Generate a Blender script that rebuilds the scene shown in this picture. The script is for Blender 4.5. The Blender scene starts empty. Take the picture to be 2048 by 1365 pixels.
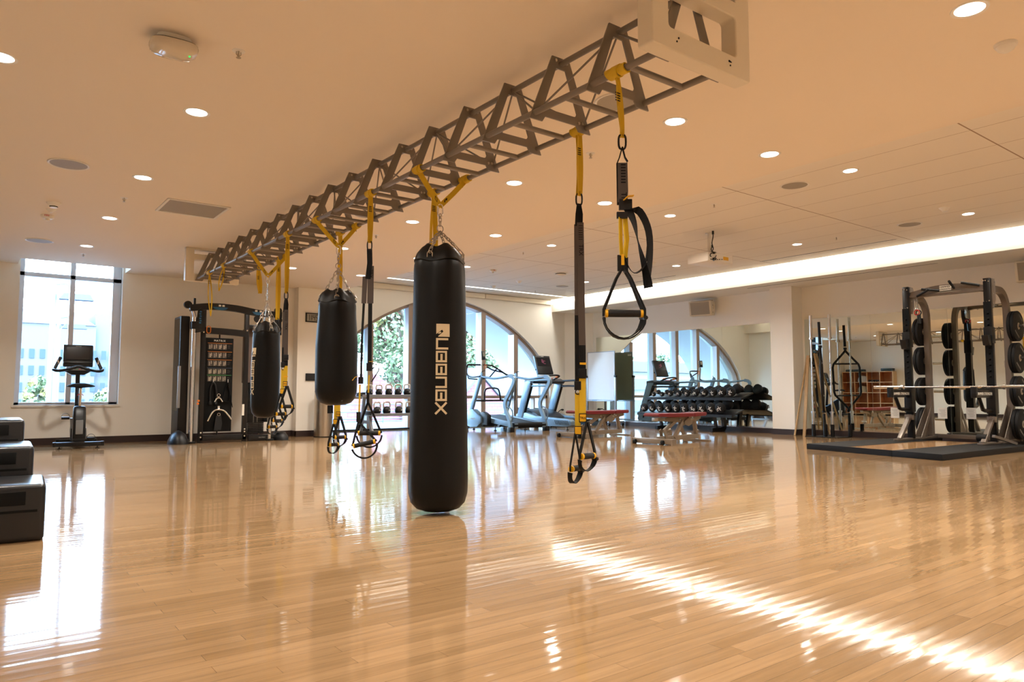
import bpy, bmesh, math, random
from math import sin, cos, pi, radians
from mathutils import Vector, Matrix
random.seed(7)
S = bpy.context.scene
COL = S.collection
R90 = pi/2

# ------------------------------------------------------------------ camera
cam_d = bpy.data.cameras.new('camera')
cam_d.sensor_width = 36.0
cam_d.lens = 25.227
cam_d.clip_end = 400
cam = bpy.data.objects.new('camera', cam_d)
COL.objects.link(cam)
rx = Vector((0.7970, -0.6040, 0.0010)); fw = Vector((0.6030, 0.7950, 0.0720))
fw.normalize(); rx = (rx - fw*rx.dot(fw)).normalized(); up = rx.cross(fw)
cam.matrix_world = Matrix(((rx.x, up.x, -fw.x, 0), (rx.y, up.y, -fw.y, 0), (rx.z, up.z, -fw.z, 0.79), (0, 0, 0, 1)))
S.camera = cam

# ------------------------------------------------------------------ exposure
S.view_settings.view_transform = 'Standard'
S.view_settings.look = 'None'
S.view_settings.gamma = 1.0
S.view_settings.use_curve_mapping = False
S.view_settings.exposure = 0.25
S.cycles.use_denoising = True
S.cycles.max_bounces = 10
S.cycles.diffuse_bounces = 5
S.cycles.glossy_bounces = 5
S.cycles.transparent_max_bounces = 16
S.cycles.sample_clamp_indirect = 6.0
S.cycles.caustics_refractive = False

# ------------------------------------------------------------------ sky and sun
w = bpy.data.worlds.new('sky'); S.world = w; w.use_nodes = True
nt = w.node_tree; nt.nodes.clear()
wo = nt.nodes.new('ShaderNodeOutputWorld'); bg = nt.nodes.new('ShaderNodeBackground')
tc = nt.nodes.new('ShaderNodeTexCoord'); sp = nt.nodes.new('ShaderNodeSeparateXYZ')
cr = nt.nodes.new('ShaderNodeValToRGB')
nt.links.new(tc.outputs['Generated'], sp.inputs[0]); nt.links.new(sp.outputs['Z'], cr.inputs[0])
cr.color_ramp.elements[0].position = 0.0; cr.color_ramp.elements[0].color = (0.74, 0.87, 1.0, 1)
cr.color_ramp.elements[1].position = 0.6; cr.color_ramp.elements[1].color = (0.42, 0.65, 1.0, 1)
nt.links.new(cr.outputs[0], bg.inputs[0]); bg.inputs[1].default_value = 24.0
nt.links.new(bg.outputs[0], wo.inputs[0])
sun_d = bpy.data.lights.new('sun', 'SUN'); sun_d.energy = 3.0; sun_d.angle = radians(2.0); sun_d.color = (1.0, 0.96, 0.9)
sun = bpy.data.objects.new('sun', sun_d); COL.objects.link(sun)
sun.rotation_euler = (radians(38), 0, radians(-25))      # shines from behind the building on what stands outside

def area(name, loc, sx, sy, power, color, parent=None, rot=(0, 0, 0), shape='RECTANGLE', spread=None):
    d = bpy.data.lights.new(name, 'AREA'); d.shape = shape; d.size = sx
    if shape == 'RECTANGLE': d.size_y = sy
    d.energy = power; d.color = color
    if spread: d.spread = spread
    o = bpy.data.objects.new(name, d); COL.objects.link(o)
    o.location = loc; o.rotation_euler = rot
    if parent: o.parent = parent
    return o

# ------------------------------------------------------------------ materials
def lin(h):
    if isinstance(h, tuple): return (h[0], h[1], h[2], 1)
    h = h.lstrip('#'); c = [int(h[i:i+2], 16)/255 for i in (0, 2, 4)]
    return tuple([(x/12.92 if x <= 0.04045 else ((x+0.055)/1.055)**2.4) for x in c] + [1])
MATS = {}
def mat(name, col, rough=0.5, metal=0.0, var=0.0, vscale=8.0, bump=0.0, bscale=60.0, spec=0.5, emit=None, es=0.0, coat=0.0):
    m = bpy.data.materials.new(name); m.use_nodes = True; n = m.node_tree; b = n.nodes['Principled BSDF']
    b.inputs['Base Color'].default_value = lin(col); b.inputs['Roughness'].default_value = rough
    b.inputs['Metallic'].default_value = metal; b.inputs['Specular IOR Level'].default_value = spec
    if coat: b.inputs['Coat Weight'].default_value = coat
    if emit is not None:
        b.inputs['Emission Color'].default_value = lin(emit); b.inputs['Emission Strength'].default_value = es
    if var or bump:
        t = n.nodes.new('ShaderNodeTexCoord')
    if var:
        z = n.nodes.new('ShaderNodeTexNoise'); z.inputs['Scale'].default_value = vscale; z.inputs['Detail'].default_value = 4
        n.links.new(t.outputs['Object'], z.inputs['Vector'])
        x = n.nodes.new('ShaderNodeMix'); x.data_type = 'RGBA'
        c = lin(col); x.inputs[6].default_value = tuple([v*(1-var) for v in c[:3]] + [1]); x.inputs[7].default_value = tuple([min(1, v*(1+var)) for v in c[:3]] + [1])
        n.links.new(z.outputs['Fac'], x.inputs[0]); n.links.new(x.outputs[2], b.inputs['Base Color'])
    if bump:
        z2 = n.nodes.new('ShaderNodeTexNoise'); z2.inputs['Scale'].default_value = bscale; z2.inputs['Detail'].default_value = 3
        n.links.new(t.outputs['Object'], z2.inputs['Vector'])
        bp = n.nodes.new('ShaderNodeBump'); bp.inputs['Strength'].default_value = bump; bp.inputs['Distance'].default_value = 0.002
        n.links.new(z2.outputs['Fac'], bp.inputs['Height']); n.links.new(bp.outputs[0], b.inputs['Normal'])
    MATS[name] = m
    return m

WALL = mat('wall_paint', (0.86, 0.83, 0.76), 0.6, bump=0.12, bscale=160, spec=0.3)
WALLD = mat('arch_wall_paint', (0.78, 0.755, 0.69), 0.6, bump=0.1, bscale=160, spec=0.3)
CEIL = mat('ceiling_paint', (0.80, 0.71, 0.59), 0.75, spec=0.15)
CREAM = mat('cream_steel', (0.70, 0.63, 0.50), 0.5)
BASEB = mat('baseboard_rubber', '2e1f1c', 0.5)
TRUSS = mat('truss_bronze_grey', '7d746b', 0.42, 0.35, bump=0.05)
BLACK = mat('black_plastic', '0d0d0f', 0.38, spec=0.35)
BLACKM = mat('black_matte', '080808', 0.7, spec=0.2)
VINYL = mat('black_vinyl', '070707', 0.45, bump=0.12, bscale=30, spec=0.22)
RUBBER = mat('black_rubber', '0f0f10', 0.62, bump=0.2, bscale=200, spec=0.3)
BSTEEL = mat('black_powdercoat', '0f1013', 0.3, 0.2)
YEL = mat('yellow_webbing', (0.62, 0.40, 0.005), 0.62, bump=0.5, bscale=400)
YELP = mat('yellow_print', 'e0a800', 0.6)
WEB = mat('black_webbing', '08080a', 0.65, bump=0.4, bscale=400, spec=0.25)
GWEB = mat('grey_webbing', '4a403b', 0.7, bump=0.4, bscale=400)
FOAM = mat('black_foam', '0a0a0a', 0.75, bump=0.3, bscale=150)
CHROME = mat('chrome', (0.72, 0.72, 0.73), 0.16, 1.0)
STEEL = mat('brushed_steel', (0.50, 0.45, 0.38), 0.28, 1.0, bump=0.05)
CHAIN = mat('chain_steel', (0.45, 0.40, 0.33), 0.32, 1.0)
TAUPE = mat('taupe_powdercoat', '8f8170', 0.35, 0.35)
RACKG = mat('rack_grey_powdercoat', '756a60', 0.33, 0.35)
SILV = mat('silver_powdercoat', '8a8f96', 0.3, 0.55)
BLUEG = mat('slate_frame', '6e8494', 0.35, 0.4)
DKBLUE = mat('dark_slate', '2b3440', 0.4, 0.2)
RED = mat('maroon_vinyl', '6a161e', 0.36, bump=0.1)
WHITE = mat('white_plastic', (0.78, 0.75, 0.69), 0.4)
WHITEP = mat('white_print', 'e8e4da', 0.5)
CREAMP = mat('cream_print', 'c9b592', 0.5)
GREYP = mat('grey_print', '8c8780', 0.5)
PRED = mat('red_print', 'c03028', 0.5)
PINK = mat('screen_pink', '301018', 0.3, emit='b04a6a', es=0.5)
ORANGE = mat('orange_plastic', 'd9751c', 0.45)
GREEN = mat('green_print', '2e7a3c', 0.5)
BLUEP = mat('blue_print', '1f5f8c', 0.4)
PANELM = mat('door_grey_panel', '6f5f58', 0.5)
GRILLE = mat('grille_metal', '9c9486', 0.6, var=0.12, vscale=300)
WOODL = mat('light_dowel_wood', 'b3946b', 0.55, var=0.12, vscale=18)
CUBBY = mat('cubby_maple', 'a9673a', 0.5, var=0.18, vscale=9)
CUBBYE = mat('cubby_edge', 'd3b084', 0.5)
TOWEL = mat('towel_white', 'c9c6c0', 0.9, bump=0.8, bscale=40)
TEAL = mat('foam_roll_teal', '3b4b50', 0.8)
WB = mat('whiteboard_enamel', (0.80, 0.84, 0.88), 0.16)
WBB = mat('grey_green_board', '8a8c7a', 0.45)
FRAMEW = mat('window_frame_tan', '9a8778', 0.4, 0.1)
FRAMEB = mat('window_frame_daylit', (0.72, 0.78, 0.88), 0.35, 0.0)  # pale blue puts the daylight on the frames into their colour
LAMP = mat('lamp_lens', (1, 1, 1), 0.4, emit=(1.0, 0.95, 0.86), es=6.0)
LAMPC = mat('cove_lens', (1, 1, 1), 0.4, emit=(1.0, 0.93, 0.80), es=4.0)
LCD = mat('lcd_glass', '8f8c80', 0.25)
SCREEN = mat('dark_screen', '17181c', 0.12)
KBELL = mat('kettlebell_vinyl', '17181b', 0.35)
KHAND = mat('kettlebell_handle', (0.78, 0.70, 0.60), 0.28, 1.0)
SOFTB = mat('soft_box_vinyl', '15171b', 0.30, bump=0.25, bscale=30)

def mirror_mat():
    m = bpy.data.materials.new('mirror_glass'); m.use_nodes = True; n = m.node_tree; n.nodes.clear()
    o = n.nodes.new('ShaderNodeOutputMaterial'); g = n.nodes.new('ShaderNodeBsdfGlossy')
    g.inputs['Color'].default_value = (0.80, 0.86, 0.82, 1); g.inputs['Roughness'].default_value = 0.0
    n.links.new(g.outputs[0], o.inputs[0]); return m
MIRROR = mirror_mat()
def glass_mat(name, tint, mixv):
    m = bpy.data.materials.new(name); m.use_nodes = True; n = m.node_tree; n.nodes.clear()
    o = n.nodes.new('ShaderNodeOutputMaterial'); g = n.nodes.new('ShaderNodeBsdfGlossy'); t = n.nodes.new('ShaderNodeBsdfTransparent')
    f = n.nodes.new('ShaderNodeFresnel'); f.inputs[0].default_value = mixv
    x = n.nodes.new('ShaderNodeMixShader'); g.inputs['Roughness'].default_value = 0.0
    t.inputs['Color'].default_value = tint
    n.links.new(f.outputs[0], x.inputs[0]); n.links.new(t.outputs[0], x.inputs[1]); n.links.new(g.outputs[0], x.inputs[2])
    n.links.new(x.outputs[0], o.inputs[0]); return m
GLASS = glass_mat('window_glass', (0.88, 0.96, 1.0, 1), 1.12)
SMOKE = glass_mat('smoked_acrylic', (0.10, 0.11, 0.13, 1), 1.45)

def floor_mat(name, boards=True, rough=0.065, tint=(0.33, 0.205, 0.102)):
    m = bpy.data.materials.new(name); m.use_nodes = True; n = m.node_tree; b = n.nodes['Principled BSDF']
    L = n.links.new
    t = n.nodes.new('ShaderNodeTexCoord')
    br = n.nodes.new('ShaderNodeTexBrick')
    br.inputs['Scale'].default_value = 1.0; br.inputs['Brick Width'].default_value = 0.95; br.inputs['Row Height'].default_value = 0.057
    br.inputs['Mortar Size'].default_value = 0.0007; br.inputs['Mortar Smooth'].default_value = 0.3; br.inputs['Bias'].default_value = -0.1
    br.offset = 0.37; br.offset_frequency = 2; br.squash = 1.25; br.squash_frequency = 3
    c = tint
    br.inputs['Color1'].default_value = (c[0]*1.10, c[1]*1.10, c[2]*1.12, 1); br.inputs['Color2'].default_value = (c[0]*0.80, c[1]*0.78, c[2]*0.74, 1)
    br.inputs['Mortar'].default_value = (c[0]*0.42, c[1]*0.36, c[2]*0.3, 1)
    L(t.outputs['Object'], br.inputs['Vector'])
    mp = n.nodes.new('ShaderNodeMapping'); mp.inputs['Scale'].default_value = (1.6, 26, 1); L(t.outputs['Object'], mp.inputs['Vector'])
    nz = n.nodes.new('ShaderNodeTexNoise'); nz.inputs['Scale'].default_value = 1.6; nz.inputs['Detail'].default_value = 6; nz.inputs['Roughness'].default_value = 0.65; L(mp.outputs[0], nz.inputs['Vector'])
    r1 = n.nodes.new('ShaderNodeMapRange'); r1.inputs[1].default_value = 0.28; r1.inputs[2].default_value = 0.72; r1.inputs[3].default_value = 0.80; r1.inputs[4].default_value = 1.10; L(nz.outputs['Fac'], r1.inputs[0])
    mp2 = n.nodes.new('ShaderNodeMapping'); mp2.inputs['Scale'].default_value = (0.5, 1.4, 1); L(t.outputs['Object'], mp2.inputs['Vector'])
    n2 = n.nodes.new('ShaderNodeTexNoise'); n2.inputs['Scale'].default_value = 1.0; n2.inputs['Detail'].default_value = 2; L(mp2.outputs[0], n2.inputs['Vector'])
    r2 = n.nodes.new('ShaderNodeMapRange'); r2.inputs[3].default_value = 0.92; r2.inputs[4].default_value = 1.07; L(n2.outputs['Fac'], r2.inputs[0])
    mu = n.nodes.new('ShaderNodeMath'); mu.operation = 'MULTIPLY'; L(r1.outputs[0], mu.inputs[0]); L(r2.outputs[0], mu.inputs[1])
    vm = n.nodes.new('ShaderNodeVectorMath'); vm.operation = 'SCALE'; L(br.outputs['Color'], vm.inputs[0]); L(mu.outputs[0], vm.inputs['Scale'])
    L(vm.outputs[0], b.inputs['Base Color'])
    b.inputs['Roughness'].default_value = rough; b.inputs['Specular IOR Level'].default_value = 0.62
    # each board is slightly cupped, so reflections break into streaks along the boards
    sx = n.nodes.new('ShaderNodeSeparateXYZ'); L(t.outputs['Object'], sx.inputs[0])
    ml = n.nodes.new('ShaderNodeMath'); ml.operation = 'MULTIPLY'; ml.inputs[1].default_value = 2*pi/0.057; L(sx.outputs['Y'], ml.inputs[0])
    sn = n.nodes.new('ShaderNodeMath'); sn.operation = 'COSINE'; L(ml.outputs[0], sn.inputs[0])
    mp3 = n.nodes.new('ShaderNodeMapping'); mp3.inputs['Scale'].default_value = (1.1, 9.0, 1); L(t.outputs['Object'], mp3.inputs['Vector'])
    n3 = n.nodes.new('ShaderNodeTexNoise'); n3.inputs['Scale'].default_value = 1.0; n3.inputs['Detail'].default_value = 3; L(mp3.outputs[0], n3.inputs['Vector'])
    ad = n.nodes.new('ShaderNodeMath'); ad.operation = 'MULTIPLY_ADD'; ad.inputs[1].default_value = 0.055; L(sn.outputs[0], ad.inputs[0]); L(n3.outputs['Fac'], ad.inputs[2])
    bp = n.nodes.new('ShaderNodeBump'); bp.inputs['Strength'].default_value = 1.0; bp.inputs['Distance'].default_value = 0.0011
    L(ad.outputs[0], bp.inputs['Height']); L(bp.outputs[0], b.inputs['Normal'])
    return m
FLOOR = floor_mat('maple_strip_floor')

def tile_mat():
    m = bpy.data.materials.new('ceiling_panels'); m.use_nodes = True; n = m.node_tree; b = n.nodes['Principled BSDF']; L = n.links.new
    t = n.nodes.new('ShaderNodeTexCoord'); sx = n.nodes.new('ShaderNodeSeparateXYZ'); L(t.outputs['Object'], sx.inputs[0])
    def line(out, off, per, wid):
        a = n.nodes.new('ShaderNodeMath'); a.operation = 'SUBTRACT'; a.inputs[1].default_value = off; L(out, a.inputs[0])
        p = n.nodes.new('ShaderNodeMath'); p.operation = 'PINGPONG'; p.inputs[1].default_value = per/2; L(a.outputs[0], p.inputs[0])
        q = n.nodes.new('ShaderNodeMath'); q.operation = 'LESS_THAN'; q.inputs[1].default_value = wid; L(p.outputs[0], q.inputs[0]); return q
    l1 = line(sx.outputs['X'], 7.02-6.1, 0.61, 0.0035); l2 = line(sx.outputs['Y'], 2.50-12.2, 2.44, 0.007)
    mx = n.nodes.new('ShaderNodeMath'); mx.operation = 'MAXIMUM'; L(l1.outputs[0], mx.inputs[0]); L(l2.outputs[0], mx.inputs[1])
    x = n.nodes.new('ShaderNodeMix'); x.data_type = 'RGBA'; x.inputs[6].default_value = (0.80, 0.745, 0.65, 1); x.inputs[7].default_value = (0.36, 0.26, 0.18, 1)
    L(mx.outputs[0], x.inputs[0]); L(x.outputs[2], b.inputs['Base Color']); b.inputs['Roughness'].default_value = 0.8; b.inputs['Specular IOR Level'].default_value = 0.15
    return m
TILE = tile_mat()

# ------------------------------------------------------------------ mesh helpers
class G:
    def __init__(s): s.v = []; s.f = []; s.m = []; s.s = []; s.mi = 0
    def add(s, vs, fs, smooth=False):
        o = len(s.v); s.v += [Vector(p) for p in vs]
        for f in fs: s.f.append([i+o for i in f]); s.m.append(s.mi); s.s.append(smooth)
        return s
    def M(s, i): s.mi = i; return s
    def box(s, x0, x1, y0, y1, z0, z1):
        vs = [(x, y, z) for z in (z0, z1) for y in (y0, y1) for x in (x0, x1)]
        return s.add(vs, [(0, 2, 3, 1), (4, 5, 7, 6), (0, 1, 5, 4), (2, 6, 7, 3), (0, 4, 6, 2), (1, 3, 7, 5)])
    def obox(s, c, sz, rot=None):
        a, b, d = [v/2 for v in sz]; c = Vector(c)
        vs = [Vector((x, y, z)) for z in (-d, d) for y in (-b, b) for x in (-a, a)]
        if rot is not None: vs = [rot @ v for v in vs]
        return s.add([v+c for v in vs], [(0, 2, 3, 1), (4, 5, 7, 6), (0, 1, 5, 4), (2, 6, 7, 3), (0, 4, 6, 2), (1, 3, 7, 5)])
    def bar(s, p0, p1, w, h, side=None):
        p0 = Vector(p0); p1 = Vector(p1); d = (p1-p0).normalized()
        if side is None: side = d.cross(Vector((0, 0, 1))); side = side if side.length > 1e-3 else Vector((1, 0, 0))
        a = Vector(side); a = (a - d*a.dot(d)).normalized(); b = a.cross(d)
        vs = [p + a*(i*w/2) + b*(j*h/2) for p in (p0, p1) for j in (-1, 1) for i in (-1, 1)]
        return s.add(vs, [(0, 2, 3, 1), (4, 5, 7, 6), (0, 1, 5, 4), (2, 6, 7, 3), (0, 4, 6, 2), (1, 3, 7, 5)])
    def sweep(s, pts, prof, up=None, closed=False, caps=True, smooth=True, scales=None):
        P = [Vector(p) for p in pts]; n = len(P); k = len(prof); T = []
        for i in range(n):
            if closed: d = P[(i+1) % n]-P[i-1]
            else: d = P[min(i+1, n-1)]-P[max(i-1, 0)]
            T.append(d.normalized())
        if up is None:
            a = T[0].cross(Vector((0, 0, 1)))
            if a.length < 1e-3: a = Vector((1, 0, 0))
            a.normalize()
        vs = []
        for i in range(n):
            if up is not None:
                u = up[i] if isinstance(up, list) else up
                u = Vector(u); a = (u - T[i]*u.dot(T[i])).normalized()
            else:
                a = (a - T[i]*a.dot(T[i])).normalized()
            b = T[i].cross(a); q = scales[i] if scales else 1.0
            vs += [P[i] + a*x*q + b*y*q for x, y in prof]
        fs = []
        for i in range(n if closed else n-1):
            i2 = (i+1) % n
            for j in range(k):
                j2 = (j+1) % k; fs.append((i*k+j, i*k+j2, i2*k+j2, i2*k+j))
        if caps and not closed: fs += [tuple(range(k))[::-1], tuple(range((n-1)*k, n*k))]
        return s.add(vs, fs, smooth)
    def tube(s, pts, r, n=10, closed=False, scales=None):
        return s.sweep(pts, [(r*cos(2*pi*i/n), r*sin(2*pi*i/n)) for i in range(n)], closed=closed, scales=scales)
    def cyl(s, p0, p1, r, n=16, r1=None):
        return s.tube([p0, p1], r, n, scales=None if r1 is None else [1.0, r1/r])
    def rib(s, pts, w, t, up, closed=False):
        return s.sweep(pts, [(-w/2, -t/2), (w/2, -t/2), (w/2, t/2), (-w/2, t/2)], up=up, closed=closed, smooth=False)
    def lathe(s, prof, c=(0, 0, 0), n=24, rot=None, sx=1.0):
        c = Vector(c); vs = []; fs = []; k = len(prof)
        for i in range(n):
            a = 2*pi*i/n
            for r, z in prof:
                v = Vector((r*cos(a)*sx, r*sin(a), z)); v = rot @ v if rot is not None else v; vs.append(v+c)
        for i in range(n):
            i2 = (i+1) % n
            for j in range(k-1): fs.append((i*k+j, i2*k+j, i2*k+j+1, i*k+j+1))
        if prof[0][0] > 1e-5: fs.append(tuple(i*k for i in range(n))[::-1])
        if prof[-1][0] > 1e-5: fs.append(tuple(i*k+k-1 for i in range(n)))
        return s.add(vs, fs, True)
    def prism(s, poly, o, u, v, t):
        o = Vector(o); u = Vector(u); v = Vector(v); nn = u.cross(v).normalized(); k = len(poly)
        vs = [o+u*x+v*y+nn*(q*t/2) for q in (-1, 1) for x, y in poly]
        fs = [tuple(range(k))[::-1], tuple(range(k, 2*k))] + [(i, (i+1) % k, (i+1) % k+k, i+k) for i in range(k)]
        return s.add(vs, fs)
    def ring(s, outer, inner, o, u, v, t):
        o = Vector(o); u = Vector(u); v = Vector(v); nn = u.cross(v).normalized(); k = len(outer)
        vs = [o+u*x+v*y+nn*(q*t/2) for q in (-1, 1) for P in (outer, inner) for x, y in P]
        fs = []
        for i in range(k):
            j = (i+1) % k
            fs += [(j, i, i+k, j+k), (2*k+i, 2*k+j, 3*k+j, 3*k+i), (i, j, 2*k+j, 2*k+i), (k+j, k+i, 3*k+i, 3*k+j)]
        return s.add(vs, fs)
    def mesh(s, me, mx):
        return s.add([mx @ v.co for v in me.vertices], [tuple(p.vertices) for p in me.polygons])
    def text(s, txt, size, mx, ex=0.0006, align='CENTER', sp=1.0):
        return s.mesh(text_mesh(txt, size, ex, align, sp), mx)
    def build(s, name, mats, parent=None, bevel=0.0, world=False, seg=2, angle=40, solid=False):
        me = bpy.data.meshes.new(name)
        vs = s.v
        if world and parent is not None:
            mw = parent.matrix_basis.copy(); q = parent.parent
            while q is not None: mw = q.matrix_basis @ mw; q = q.parent
            inv = mw.inverted(); vs = [inv @ v for v in vs]
        me.from_pydata([tuple(v) for v in vs], [], s.f)
        mats = mats if isinstance(mats, (list, tuple)) else [mats]
        for m in mats: me.materials.append(m)
        me.polygons.foreach_set('material_index', s.m); me.polygons.foreach_set('use_smooth', [bool(x) for x in s.s])
        me.update()
        if bevel > 0:
            bm = bmesh.new(); bm.from_mesh(me)
            es = [e for e in bm.edges if len(e.link_faces) == 2 and e.calc_face_angle(0) > radians(30)]
            bmesh.ops.bevel(bm, geom=es, offset=bevel, segments=seg, profile=0.6, affect='EDGES', clamp_overlap=True)
            for f in bm.faces: f.smooth = True
            bm.to_mesh(me); bm.free()
        me.set_sharp_from_angle(angle=radians(angle))
        o = bpy.data.objects.new(name, me); COL.objects.link(o)
        if parent is not None: o.parent = parent
        return o
_TX = {}
def text_mesh(txt, size, ex, align, sp):
    key = (txt, size, ex, align, sp)
    if key in _TX: return _TX[key]
    c = bpy.data.curves.new('t', 'FONT'); c.body = txt; c.size = size; c.extrude = ex; c.align_x = align; c.align_y = 'CENTER'; c.space_character = sp
    c.resolution_u = 2
    o = bpy.data.objects.new('t', c); COL.objects.link(o)
    me = bpy.data.meshes.new_from_object(o, depsgraph=bpy.context.evaluated_depsgraph_get())
    bpy.data.objects.remove(o); _TX[key] = me
    return me
def frame(o, u, v):          # matrix whose x axis is u and y axis is v
    u = Vector(u).normalized(); v = Vector(v).normalized(); n = u.cross(v)
    return Matrix(((u.x, v.x, n.x, o[0]), (u.y, v.y, n.y, o[1]), (u.z, v.z, n.z, o[2]), (0, 0, 0, 1)))
def rotz(a): return Matrix.Rotation(a, 3, 'Z')
def rotx(a): return Matrix.Rotation(a, 3, 'X')
def roty(a): return Matrix.Rotation(a, 3, 'Y')
def thing(name, label, cat, loc=(0, 0, 0), rz=0.0, group=None):
    o = bpy.data.objects.new(name, None); o.empty_display_size = 0.1; COL.objects.link(o)
    o.matrix_basis = Matrix.Translation(loc) @ Matrix.Rotation(rz, 4, 'Z')
    return tag(o, label, cat, group)
def tag(o, label, cat, group=None, kind=None):
    o['label'] = label; o['category'] = cat
    if group: o['group'] = group
    if kind: o['kind'] = kind
    return o
def struct(g, name, mats, **k):
    o = g.build(name, mats, **k); o['kind'] = 'structure'; return o
def dup(root, loc=None, rz=None, label=None, group=None):
    r = root.copy(); COL.objects.link(r)
    if loc is not None: r.matrix_basis = Matrix.Translation(loc) @ Matrix.Rotation(rz or 0.0, 4, 'Z')
    if label: r['label'] = label
    if group: r['group'] = group
    for ch in list(root.children):
        c = ch.copy(); COL.objects.link(c); c.parent = r
        for q in list(ch.children):
            d = q.copy(); COL.objects.link(d); d.parent = c
    return r
def spline(pts, n=6):
    P = [Vector(p) for p in pts]; out = []
    for i in range(len(P)-1):
        a = P[max(i-1, 0)]; b = P[i]; c = P[i+1]; d = P[min(i+2, len(P)-1)]
        for k in range(n):
            t = k/n; out.append(0.5*((2*b) + (c-a)*t + (2*a-5*b+4*c-d)*t*t + (3*b-a-3*c+d)*t**3))
    out.append(P[-1]); return out
def arcpts(c, r, a0, a1, n, u, v):
    c = Vector(c); u = Vector(u); v = Vector(v)
    return [c + u*(r*cos(a0+(a1-a0)*i/n)) + v*(r*sin(a0+(a1-a0)*i/n)) for i in range(n+1)]
X_, Y_, Z_ = Vector((1, 0, 0)), Vector((0, 1, 0)), Vector((0, 0, 1))
# ================================================================== the room
ZC = 2.70          # painted ceiling
ZT = 3.126         # panel ceiling
ZF = 2.829         # underside of the dropped edge along the mirrors
struct(G().box(-1.5, 13.6, -3.7, 13.83, -0.12, 0.0), 'floor', FLOOR)
g = G()
g.box(-1.5, 5.514, -3.7, 12.32, ZC, ZT+0.1).box(-1.5, 0.53, 12.32, 13.1, ZC, ZT+0.1).box(1.95, 5.514, 12.32, 14.0, ZC, ZT+0.1)
g.box(0.53, 1.95, 12.32, 13.1, 3.05, ZT+0.1)
struct(g, 'ceiling', CEIL)
struct(G().box(5.514, 11.75, -3.7, 13.83, ZT, ZT+0.1), 'ceiling_panels', TILE)
g = G(); g.box(11.75, 13.6, -3.7, 13.83, ZF, ZT+0.1)
struct(g, 'ceiling_fascia', WALLD)
# wall with the left window
g = G()
g.box(-1.5, 0.56, 12.85, 13.12, 0, ZT).box(1.92, 4.73, 12.85, 13.12, 0, ZT).box(0.56, 1.92, 12.85, 13.12, 0, 0.60)
g.box(0.56, 1.92, 12.85, 13.12, 3.02, ZT)
g.box(4.73, 5.27, 12.65, 14.0, 0, ZC)
struct(g, 'wall_back', WALL)
# arch wall
HALF = [(0, 2.91), (0.45, 2.885), (0.93, 2.77), (1.43, 2.57), (1.88, 2.33), (2.35, 1.99), (2.67, 1.68), (2.90, 1.37), (2.98, 1.10), (3.0, 0.80), (3.0, 0.4), (3.0, 0.0)]
hp = [(p.x, p.y) for p in spline([(a, b, 0) for a, b in HALF], 5)]
AX = 8.70
arch = [(AX-a, b) for a, b in hp[::-1]] + [(AX+a, b) for a, b in hp[1:]]
def scaled_arch(s):           # the same arch pulled in by s
    out = []
    for i, (x, z) in enumerate(arch):
        x0, z0 = arch[max(i-1, 0)]; x1, z1 = arch[min(i+1, len(arch)-1)]
        dx, dz = x1-x0, z1-z0; l = math.hypot(dx, dz); out.append((x+dz/l*s, z-dx/l*s))
    return out
g = G()
def arch_slab(g, y0, y1, xl, xr, zt):
    k = len(arch)
    vs = []; 
    for y in (y0, y1):
        for x, z in arch: vs.append((x, y, z))
        for x, z in arch: vs.append((x, y, zt))
    fs = []
    for i in range(k-1):
        fs += [(i, i+1, k+i+1, k+i), (2*k+i+1, 2*k+i, 3*k+i, 3*k+i+1), (i+1, i, 2*k+i, 2*k+i+1), (k+i, k+i+1, 3*k+i+1, 3*k+i)]
    g.add(vs, fs)
    g.box(xl, arch[0][0], y0, y1, 0, zt); g.box(arch[-1][0], xr, y0, y1, 0, zt)
arch_slab(g, 13.83, 14.02, 5.2, 12.3, ZT+0.05)
struct(g, 'wall_arch', WALLD)
# corner, mirror wall, column and recess
g = G().prism([(12.70, 13.31), (12.19, 13.83), (12.19, 14.02), (13.6, 14.02), (13.6, 13.31)], (0, 0, ZF/2), X_, Y_, ZF)
g.box(12.70, 13.6, 8.0, 13.32, 0, ZF)
struct(g, 'wall_mirror', WALL)
struct(G().box(12.45, 13.3, 7.60, 8.07, 0, ZF), 'wall_column', WALL)
RW = 0.041        # the recess wall runs two degrees off square
def rwx(y): return 12.80 + RW*(7.6-y)
struct(G().prism([(rwx(7.6), 7.6), (rwx(-3.7), -3.7), (13.9, -3.7), (13.9, 7.6)][::-1], (0, 0, ZF/2), X_, Y_, ZF), 'wall_recess', WALL)
g = G().box(-1.5, -1.25, -3.7, 12.85, 0, ZC)
struct(g, 'wall_left', WALL)
struct(G().box(-1.5, 13.9, -3.7, -3.5, 0, ZT), 'wall_front', WALL)
# ceiling above panels closed at the raised edge
struct(G().box(5.49, 5.513, -3.7, 13.83, ZC+0.001, ZT), 'trim_1', CEIL)
# baseboards
g = G(); g.box(-1.24, 4.72, 12.836, 12.85, 0, 0.105).box(4.716, 4.73, 12.636, 12.85, 0, 0.105).box(4.716, 5.284, 12.636, 12.65, 0, 0.105).box(5.27, 5.284, 12.636, 13.83, 0, 0.105).box(5.28, 5.70, 13.816, 13.83, 0, 0.105)
struct(g, 'baseboard_back', BASEB)
g = G(); g.box(12.686, 12.70, 8.07, 13.31, 0, 0.10).box(12.436, 12.45, 7.586, 8.084, 0, 0.105).box(12.45, 13.0, 7.586, 7.60, 0, 0.105).box(11.70, 12.19, 13.816, 13.83, 0, 0.10)
g.bar((12.69, 13.31, 0.05), (12.18, 13.825, 0.05), 0.014, 0.10)
g.bar((rwx(7.6)-0.007, 7.6, 0.05), (rwx(-3.5)-0.007, -3.5, 0.05), 0.014, 0.10)
struct(g, 'baseboard_mirror', BASEB)
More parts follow.
